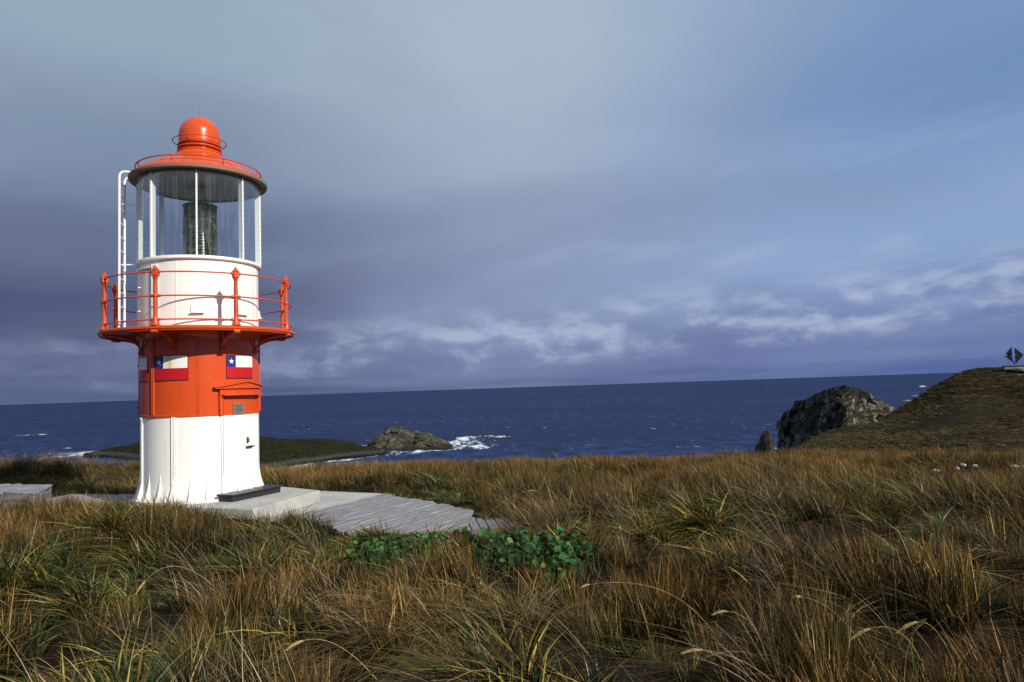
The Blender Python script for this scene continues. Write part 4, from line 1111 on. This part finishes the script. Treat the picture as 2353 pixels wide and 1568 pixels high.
def scatter_grass():
    bands = [(1.15, 3.0, 28), (3.0, 7.0, 28), (7.0, 14.0, 24), (14.0, 33.0, 16)]
    XY = []
    for d0, d1, dens in bands:
        a = rad(48); n = int(a*(d1*d1-d0*d0)*dens)
        az = rng.uniform(-a, a, n); D = np.sqrt(rng.uniform(d0*d0, d1*d1, n)); XY.append(np.stack([D*np.sin(az), D*np.cos(az)], -1))
    # a ring behind and beside the camera so the place goes on there
    n = 1600; az = rng.uniform(rad(48), rad(312), n); D = np.sqrt(rng.uniform(1.2**2, 9**2, n)); XY.append(np.stack([D*np.sin(az), D*np.cos(az)], -1))
    XY = np.concatenate(XY); x, y = XY.T; D = np.hypot(x, y); az = np.degrees(np.arctan2(x, y))
    keep = np.ones(len(x), bool)
    for P, g_ in ((UP_PAD, .04), (LOW_PAD, -.02), (DECK, .0), (BOX_L, .0)): keep &= ~inpoly(x, y, P, g_)
    keep &= ~(inpoly(x, y, WALK_R, 0) & (rng.uniform(0, 1, len(x)) < .35))
    keep &= ~(inpoly(x, y, WALK_L, 0) & (rng.uniform(0, 1, len(x)) < .7))
    keep &= np.hypot(x-TX, y-TY) > 1.15
    hol = hollow(x, y); keep &= rng.uniform(0, 1, len(x)) > np.clip(hol*2.6-.35, 0, .985)
    for sx, sy in STONE_XY:
        u = np.array([sx, sy])/math.hypot(sx, sy); f_ = (x-sx)*(-u[0])+(y-sy)*(-u[1]); s_ = (x-sx)*u[1]-(y-sy)*u[0]
        keep &= ~((f_ > -.15) & (f_ < .8) & (np.abs(s_) < .16))
    for lx, ly, la, lb_, _ in LEAF_A+LEAF_B:
        keep &= ~((((x-lx)/(la*1.15))**2+((y-ly+.22)/(lb_*2.3))**2 < 1) & (rng.uniform(0, 1, len(x)) < .9))
    keep &= rng.uniform(0, 1, len(x)) > .14*sstep(.1, -.3, fbm(x*1.6, y*1.6, seed=131, oct=2))*(D < 12)*2
    x, y, D, az, hol = x[keep], y[keep], D[keep], az[keep], hol[keep]
    # tussocks: the tufts gather round centres, the ground between them is low and dark
    nc = 5200; cxy = rng.uniform((-30, -9), (30, 33), (nc, 2)); ch = rng.uniform(.75, 1.35, nc); ck = rng.normal(0, .28, nc); ct = rng.normal(0, .25, nc); cr = rng.uniform(.20, .42, nc)
    ti = np.zeros(len(x), int); td = np.zeros(len(x))
    for b in range(0, len(x), 1500):
        dd = ((x[b:b+1500, None]-cxy[None, :, 0])**2+(y[b:b+1500, None]-cxy[None, :, 1])**2)/(cr[None, :]/.3)**2
        ti[b:b+1500] = dd.argmin(1); td[b:b+1500] = np.sqrt(dd.min(1))
    tus = np.exp(-(td/.27)**2)
    far = sstep(9, 17, D)
    k2 = rng.uniform(0, 1, len(x)) < np.clip(.34+1.1*tus, 0, 1)*(1-far)+far
    x, y, D, az, hol, ti, tus, far = x[k2], y[k2], D[k2], az[k2], hol[k2], ti[k2], tus[k2], far[k2]
    z = ground_z(x, y)-.02
    # which plant grows where: soft patches
    q1 = fbm(x*.42, y*.42, seed=101, oct=3); q2 = fbm(x*.55+9, y*.55, seed=103, oct=3); jit = rng.normal(0, .07, len(x))+ck[ti]*.8
    def spot(cx, cy, a, b): return np.exp(-(((x-cx)/a)**2+((y-cy)/b)**2))
    straw = q1+jit+.35*spot(6.5, 11.5, 2.5, 1.5)+.9*spot(-2.9, 4.2, 1.4, .8)+.5*spot(-1.9, 8.6, .8, .5)+.8*sstep(21, 27, D)*sstep(22, 2, az)+1.5*sstep(-22, -27, az)*sstep(19, 21, D)-.12
    broad = q2+rng.normal(0, .07, len(x))-ck[ti]*.8+.8*spot(-3.1, 8.3, 1.7, .8)+.75*spot(-4.3, 6.6, 1.2, .5)+.5*spot(-2.2, 9.1, 1.2, .5)+.5*spot(-.9, 8.3, 1.5, .7)-.02-.25*sstep(13, 18, D)
    kind = np.where(broad > .34, 2, np.where(straw > .36, 1, 0))
    # heights: lower round pads and where the picture shows the tower's foot, taller reeds in tufts
    hgt = ((.46+.62*tus)*ch[ti])*(1-far)+far*.8+.30*fbm(x*1.25, y*1.25, seed=105, oct=3)+rng.normal(0, .09, len(x))
    def dpoly(P): return np.min([np.hypot(x-(p[0]*(1-t_)+q_[0]*t_), y-(p[1]*(1-t_)+q_[1]*t_)) for p, q_ in zip(P, P[1:]+P[:1]) for t_ in np.linspace(0, 1, 12)], 0)
    dp = np.minimum(np.minimum(dpoly(LOW_PAD), dpoly(DECK)), np.minimum(dpoly(WALK_L), dpoly(BOX_L)))
    front = (y < 12.2) | (x > -3)
    hgt *= np.where((x < -4.2) & (y < 12.6), 1., .45+.55*sstep(.05, .9, dp))
    hgt = np.clip(hgt*np.interp(D, [3, 7, 12], [.84, .9, 1.]), .24, 1.4)*(1-.35*hol)
    hgt *= np.interp(D, [0, 2, 3.2], [.55, .75, 1.])
    P = np.stack([x, y, z], -1)
    tl = rng.normal(0, .10, (len(x), 2)); tl[:, 1] -= .05
    rz = rng.normal(0, 1.1, len(x)); sc = np.stack([hgt*rng.uniform(.85, 1.2, len(x)), hgt*rng.uniform(.85, 1.2, len(x)), hgt], -1)
    tint = np.clip(.5+.7*fbm(x*.3+4, y*.3, seed=107, oct=3)+ct[ti]+rng.normal(0, .08, len(x)), 0, 1)
    # reach further back with slightly broader tufts
    sc[:, :2] *= np.interp(D, [0, 10, 30], [1, 1.1, 1.5])[:, None]
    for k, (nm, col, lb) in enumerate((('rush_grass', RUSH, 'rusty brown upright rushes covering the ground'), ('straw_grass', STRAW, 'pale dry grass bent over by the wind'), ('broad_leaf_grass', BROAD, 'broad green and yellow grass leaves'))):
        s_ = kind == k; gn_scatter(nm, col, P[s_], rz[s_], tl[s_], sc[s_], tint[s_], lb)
    # underlayer of low leaves in all patches
    m2 = (rng.uniform(0, 1, len(x)) < .55) & (D < 16) & (hol < .2)
    s2 = sc[m2]*np.array([1.1, 1.1, .55]); P2 = P[m2]+np.concatenate([rng.normal(0, .1, (m2.sum(), 2)), np.zeros((m2.sum(), 1))], 1)
    h2 = rng.uniform(0, 1, len(P2)) < .45
    gn_scatter('low_grass', BROAD, P2[h2], rng.uniform(-PI, PI, h2.sum()), tl[m2][h2], s2[h2], tint[m2][h2], 'short green leaves under the rushes')
    s2[:, 2] *= .7; gn_scatter('matted_grass', STRAW, P2[~h2], rng.uniform(-1.5, 1.5, (~h2).sum()), tl[m2][~h2], s2[~h2], tint[m2][~h2], 'matted dead grass lying between the tufts')
    cand = rng.uniform(0, 1, len(x)) < .13*sstep(-.25, .25, fbm(x*.5, y*.5, seed=133, oct=2))*(1+1.3*sstep(-1, 2, x))*(D < 15)*(D > 2.2)*(dp > .5)
    Q = P[cand]; n = len(Q); gn_scatter('long_stems', STEMS, Q, rng.normal(0, .5, n), tl[cand]*1.5, np.repeat(rng.uniform(.65, 1.05, (n, 1)), 3, 1), tint[cand], 'long pale stems leaning with the wind')
    # heath over the far hillside
    n = 24000; tt = rng.uniform(.0, 1.0, n)**.6; px = rng.uniform(1700, 2520, n); X, Y, Z = hill_point(px, tt)
    Dd = np.hypot(X, Y); ok = (Z > SEA+2) & (Dd > 33); X, Y, Z, Dd = X[ok], Y[ok], Z[ok], Dd[ok]; n = len(X)
    s_ = rng.uniform(.35, 1.05, n)*np.interp(Dd, [30, 300], [.6, 1.3]); pt = fbm(X*.06, Y*.06, seed=120, oct=4); k2 = rng.uniform(0, 1, n) < sstep(-.35, .25, pt)
    gn_scatter('hill_heath', HEATH, np.stack([X, Y, Z-.05], -1)[k2], rng.uniform(-PI, PI, n)[k2], np.zeros((n, 2))[k2], np.stack([s_, s_, s_*.6], -1)[k2], np.clip(pt+.5, 0, 1)[k2], 'low brown heath plants covering the hill')


scatter_grass()


# ------------------------------------------------------------------ round leaved plants under the boardwalk
def leaf_mesh(seed):
    r = np.random.default_rng(seed); n = 12; V = [(0, 0, 0)]; F = []
    for ring, q_ in ((1, .55), (2, 1.)):
        for i in range(n):
            a = 2*PI*i/n; lob = 1-.35*math.exp(-((a-PI if a < 2*PI else 0)**2)*6); rr = q_*lob*(1+.06*math.sin(a*9+seed)*(ring == 2))
            V.append((rr*math.cos(a), rr*math.sin(a)*.92, (.22*q_*q_-.08*q_)+.05*math.sin(3*a+seed)*q_+r.normal(0, .015)))
    F = [(0, 1+i, 1+(i+1) % n) for i in range(n)]
    me = bpy.data.meshes.new('leaf'); me.from_pydata(V, [], F+[(1+i, 1+n+i, 1+n+(i+1) % n, 1+(i+1) % n) for i in range(n)])
    me.polygons.foreach_set('use_smooth', [True]*len(me.polygons)); me.update(); return me


def leaf_mat():
    m, t, b = mat('round_leaf'); rn = t.n('ShaderNodeObjectInfo').outputs['Random']; oc = t.n('ShaderNodeTexCoord').outputs['Object']
    n = t.noise(oc, 2.5, 4, .6)
    c = t.ramp(rn, [(0, (.014, .052, .009)), (.5, (.022, .085, .015)), (.9, (.048, .135, .022)), (.99, (.10, .15, .03))])
    c = t.mix(t.mr(n, .5, .75, 0, .4), c, (.06, .13, .03, 1)); t.put(b.inputs['Base Color'], c); b.inputs['Roughness'].default_value = .42; b.inputs['Specular IOR Level'].default_value = .3
    b.inputs['Subsurface Weight'].default_value = 0; t.put(b.inputs['Normal'], t.bump(n, .3, .1)); return m


def leafy(cells, n, label, seed, size=(.022, .042)):
    r = np.random.default_rng(seed); lm = [leaf_mesh(seed*10+i) for i in range(5)]; M.setdefault('leaf', None) or M.update(leaf=leaf_mat())
    for me in lm: me.materials.append(M['leaf'])
    cx, cy = np.mean([c[0] for c in cells]), np.mean([c[1] for c in cells]); gz = float(ground_z(cx, cy))
    root = empty('leafy_plant', (cx, cy, gz), 0, label, 'leafy plant', 'low plants with round green leaves')
    stems = MB()
    for i in range(n):
        c = cells[r.integers(len(cells))]; x = c[0]+r.normal(0, c[2]*.5); y = c[1]+r.normal(0, c[3]*.5); z0 = float(ground_z(x, y)); h = r.uniform(.08, .32)*c[4]
        p = (x-cx, y-cy, z0-gz+h); s_ = r.uniform(*size)
        o = bpy.data.objects.new('leaf', lm[i % 5]); link(o, root); o.location = p; o.scale = (s_, s_, s_); o.rotation_euler = (r.normal(.6, .5), r.normal(.25, .45), r.uniform(0, 2*PI))
        q_ = (p[0]+r.normal(0, .04), p[1]+r.normal(0, .04), z0-gz); mid = ((p[0]+q_[0])/2+r.normal(0, .01), (p[1]+q_[1])/2, z0-gz+h*.6)
        stems.tube([q_, mid, (p[0], p[1], p[2]-.003)], [.003, .0025, .002], 4, cap=False)
    mm, t, b = mat('leaf_stem'); b.inputs['Base Color'].default_value = (.05, .09, .02, 1)
    tag(stems.build('stems', mm, root), kind='stuff')


leafy(LEAF_A, 260, 'patch of round green leaves against the near edge of the plank platform', 1)
leafy(LEAF_B, 298, 'larger patch of round green leaves in the grass right of centre, below the platform', 2, (.022, .048))


# ------------------------------------------------------------------ long arching stalks with seed heads
def stalk_parts(p0, p1, p2, head, name_label, curve=.5):
    p0, p1, p2 = Vector(p0), Vector(p1), Vector(p2); root = empty('grass_stalk', p0, 0, name_label, 'grass stalk', 'long pale grass stalks with seed heads')
    pts = []
    for i in range(15):
        t_ = i/14; pts.append(tuple((p0*(1-t_)**2+p1*2*t_*(1-t_)+p2*t_*t_)-p0))
    MB().tube(pts, [.0020*(1-.5*i/14) for i in range(15)], 6).build('stem', STALKM, root)
    d = (Vector(pts[-1])-Vector(pts[-2])).normalized(); a = d.orthogonal().normalized(); b = d.cross(a); hd = MB(); r = random
    L = head
    for i in range(46):
        t_ = i/46; c = Vector(pts[-1])+d*(t_*L-L*.25)+Vector((0, 0, -.25*L*t_*t_)); ph = i*2.4; w = .0078*math.sin(PI*min(1, t_*.9+.12))**.7
        o_ = (a*math.cos(ph)+b*math.sin(ph)); tip = c+o_*w*1.1+d*.022; s_ = o_.cross(d)*.004
        hd.add([c, c+o_*w*.8+s_+d*.006, tip, c+o_*w*.8-s_+d*.006, c+o_*w*1.25+d*.009], [(0, 1, 4), (1, 2, 4), (2, 3, 4), (3, 0, 4)])
    hd.build('seed_head', STALKM, root, smooth=0)


mm, tt_, bb = mat('pale_stalk'); oc = tt_.n('ShaderNodeTexCoord').outputs['Object']; nz = tt_.noise(oc, 30, 3, .6)
tt_.put(bb.inputs['Base Color'], tt_.ramp(nz, [(.35, (.22, .15, .05)), (.65, (.50, .38, .17))])); bb.inputs['Roughness'].default_value = .6; STALKM = mm
# base px,py ; bend ; tip (photo frame), distance
STK = [((2140, 1500), (2110, 1400), (1990, 1448), 4.4, .11, 'arching pale stalk with a drooping seed head in the lower right grass'),
       ((2230, 1540), (2170, 1400), (2098, 1432), 4.3, .10, 'arching stalk just right of the longest drooping seed head, lower right'),
       ((1860, 1560), (1745, 1500), (1605, 1494), 4.0, .10, 'stalk leaning left with a pale seed head at lower centre right'),
       ((1655, 1430), (1560, 1310), (1352, 1344), 5.2, .06, 'long thin stalk arching left over the grass right of the round leaves'),
       ((1790, 1500), (1730, 1400), (1665, 1405), 4.8, .09, 'upright stalk with a bent seed head between the two lower right groups'),
       ((2020, 1480), (1940, 1385), (1842, 1372), 5.0, .05, 'straight straw coloured stem lying almost level in the right grass'),
       ((1080, 1200), (1120, 1150), (1215, 1128), 9.0, .14, 'curved pale seed head rising beside the right corner of the plank platform'),
       ((560, 1330), (420, 1230), (330, 1340), 6.2, .09, 'pale stalk arching over the dark hollow in the left grass'),
       ((900, 1560), (780, 1440), (690, 1475), 4.2, .09, 'bent straw stalk near the bottom edge, left of centre'),
       ((2080, 1560), (2060, 1500), (2108, 1440), 4.0, .09, 'stalk tilting right with a straight pale seed head near the bottom right')]
for a, b, c, D, hl, lb in STK:
    p2 = at(c[0], c[1], D); p1 = at(b[0], b[1], D+.05); p0 = at(a[0], a[1], D+.1); p0.z = float(ground_z(p0.x, p0.y))
    stalk_parts(p0, p1, p2, hl, lb)
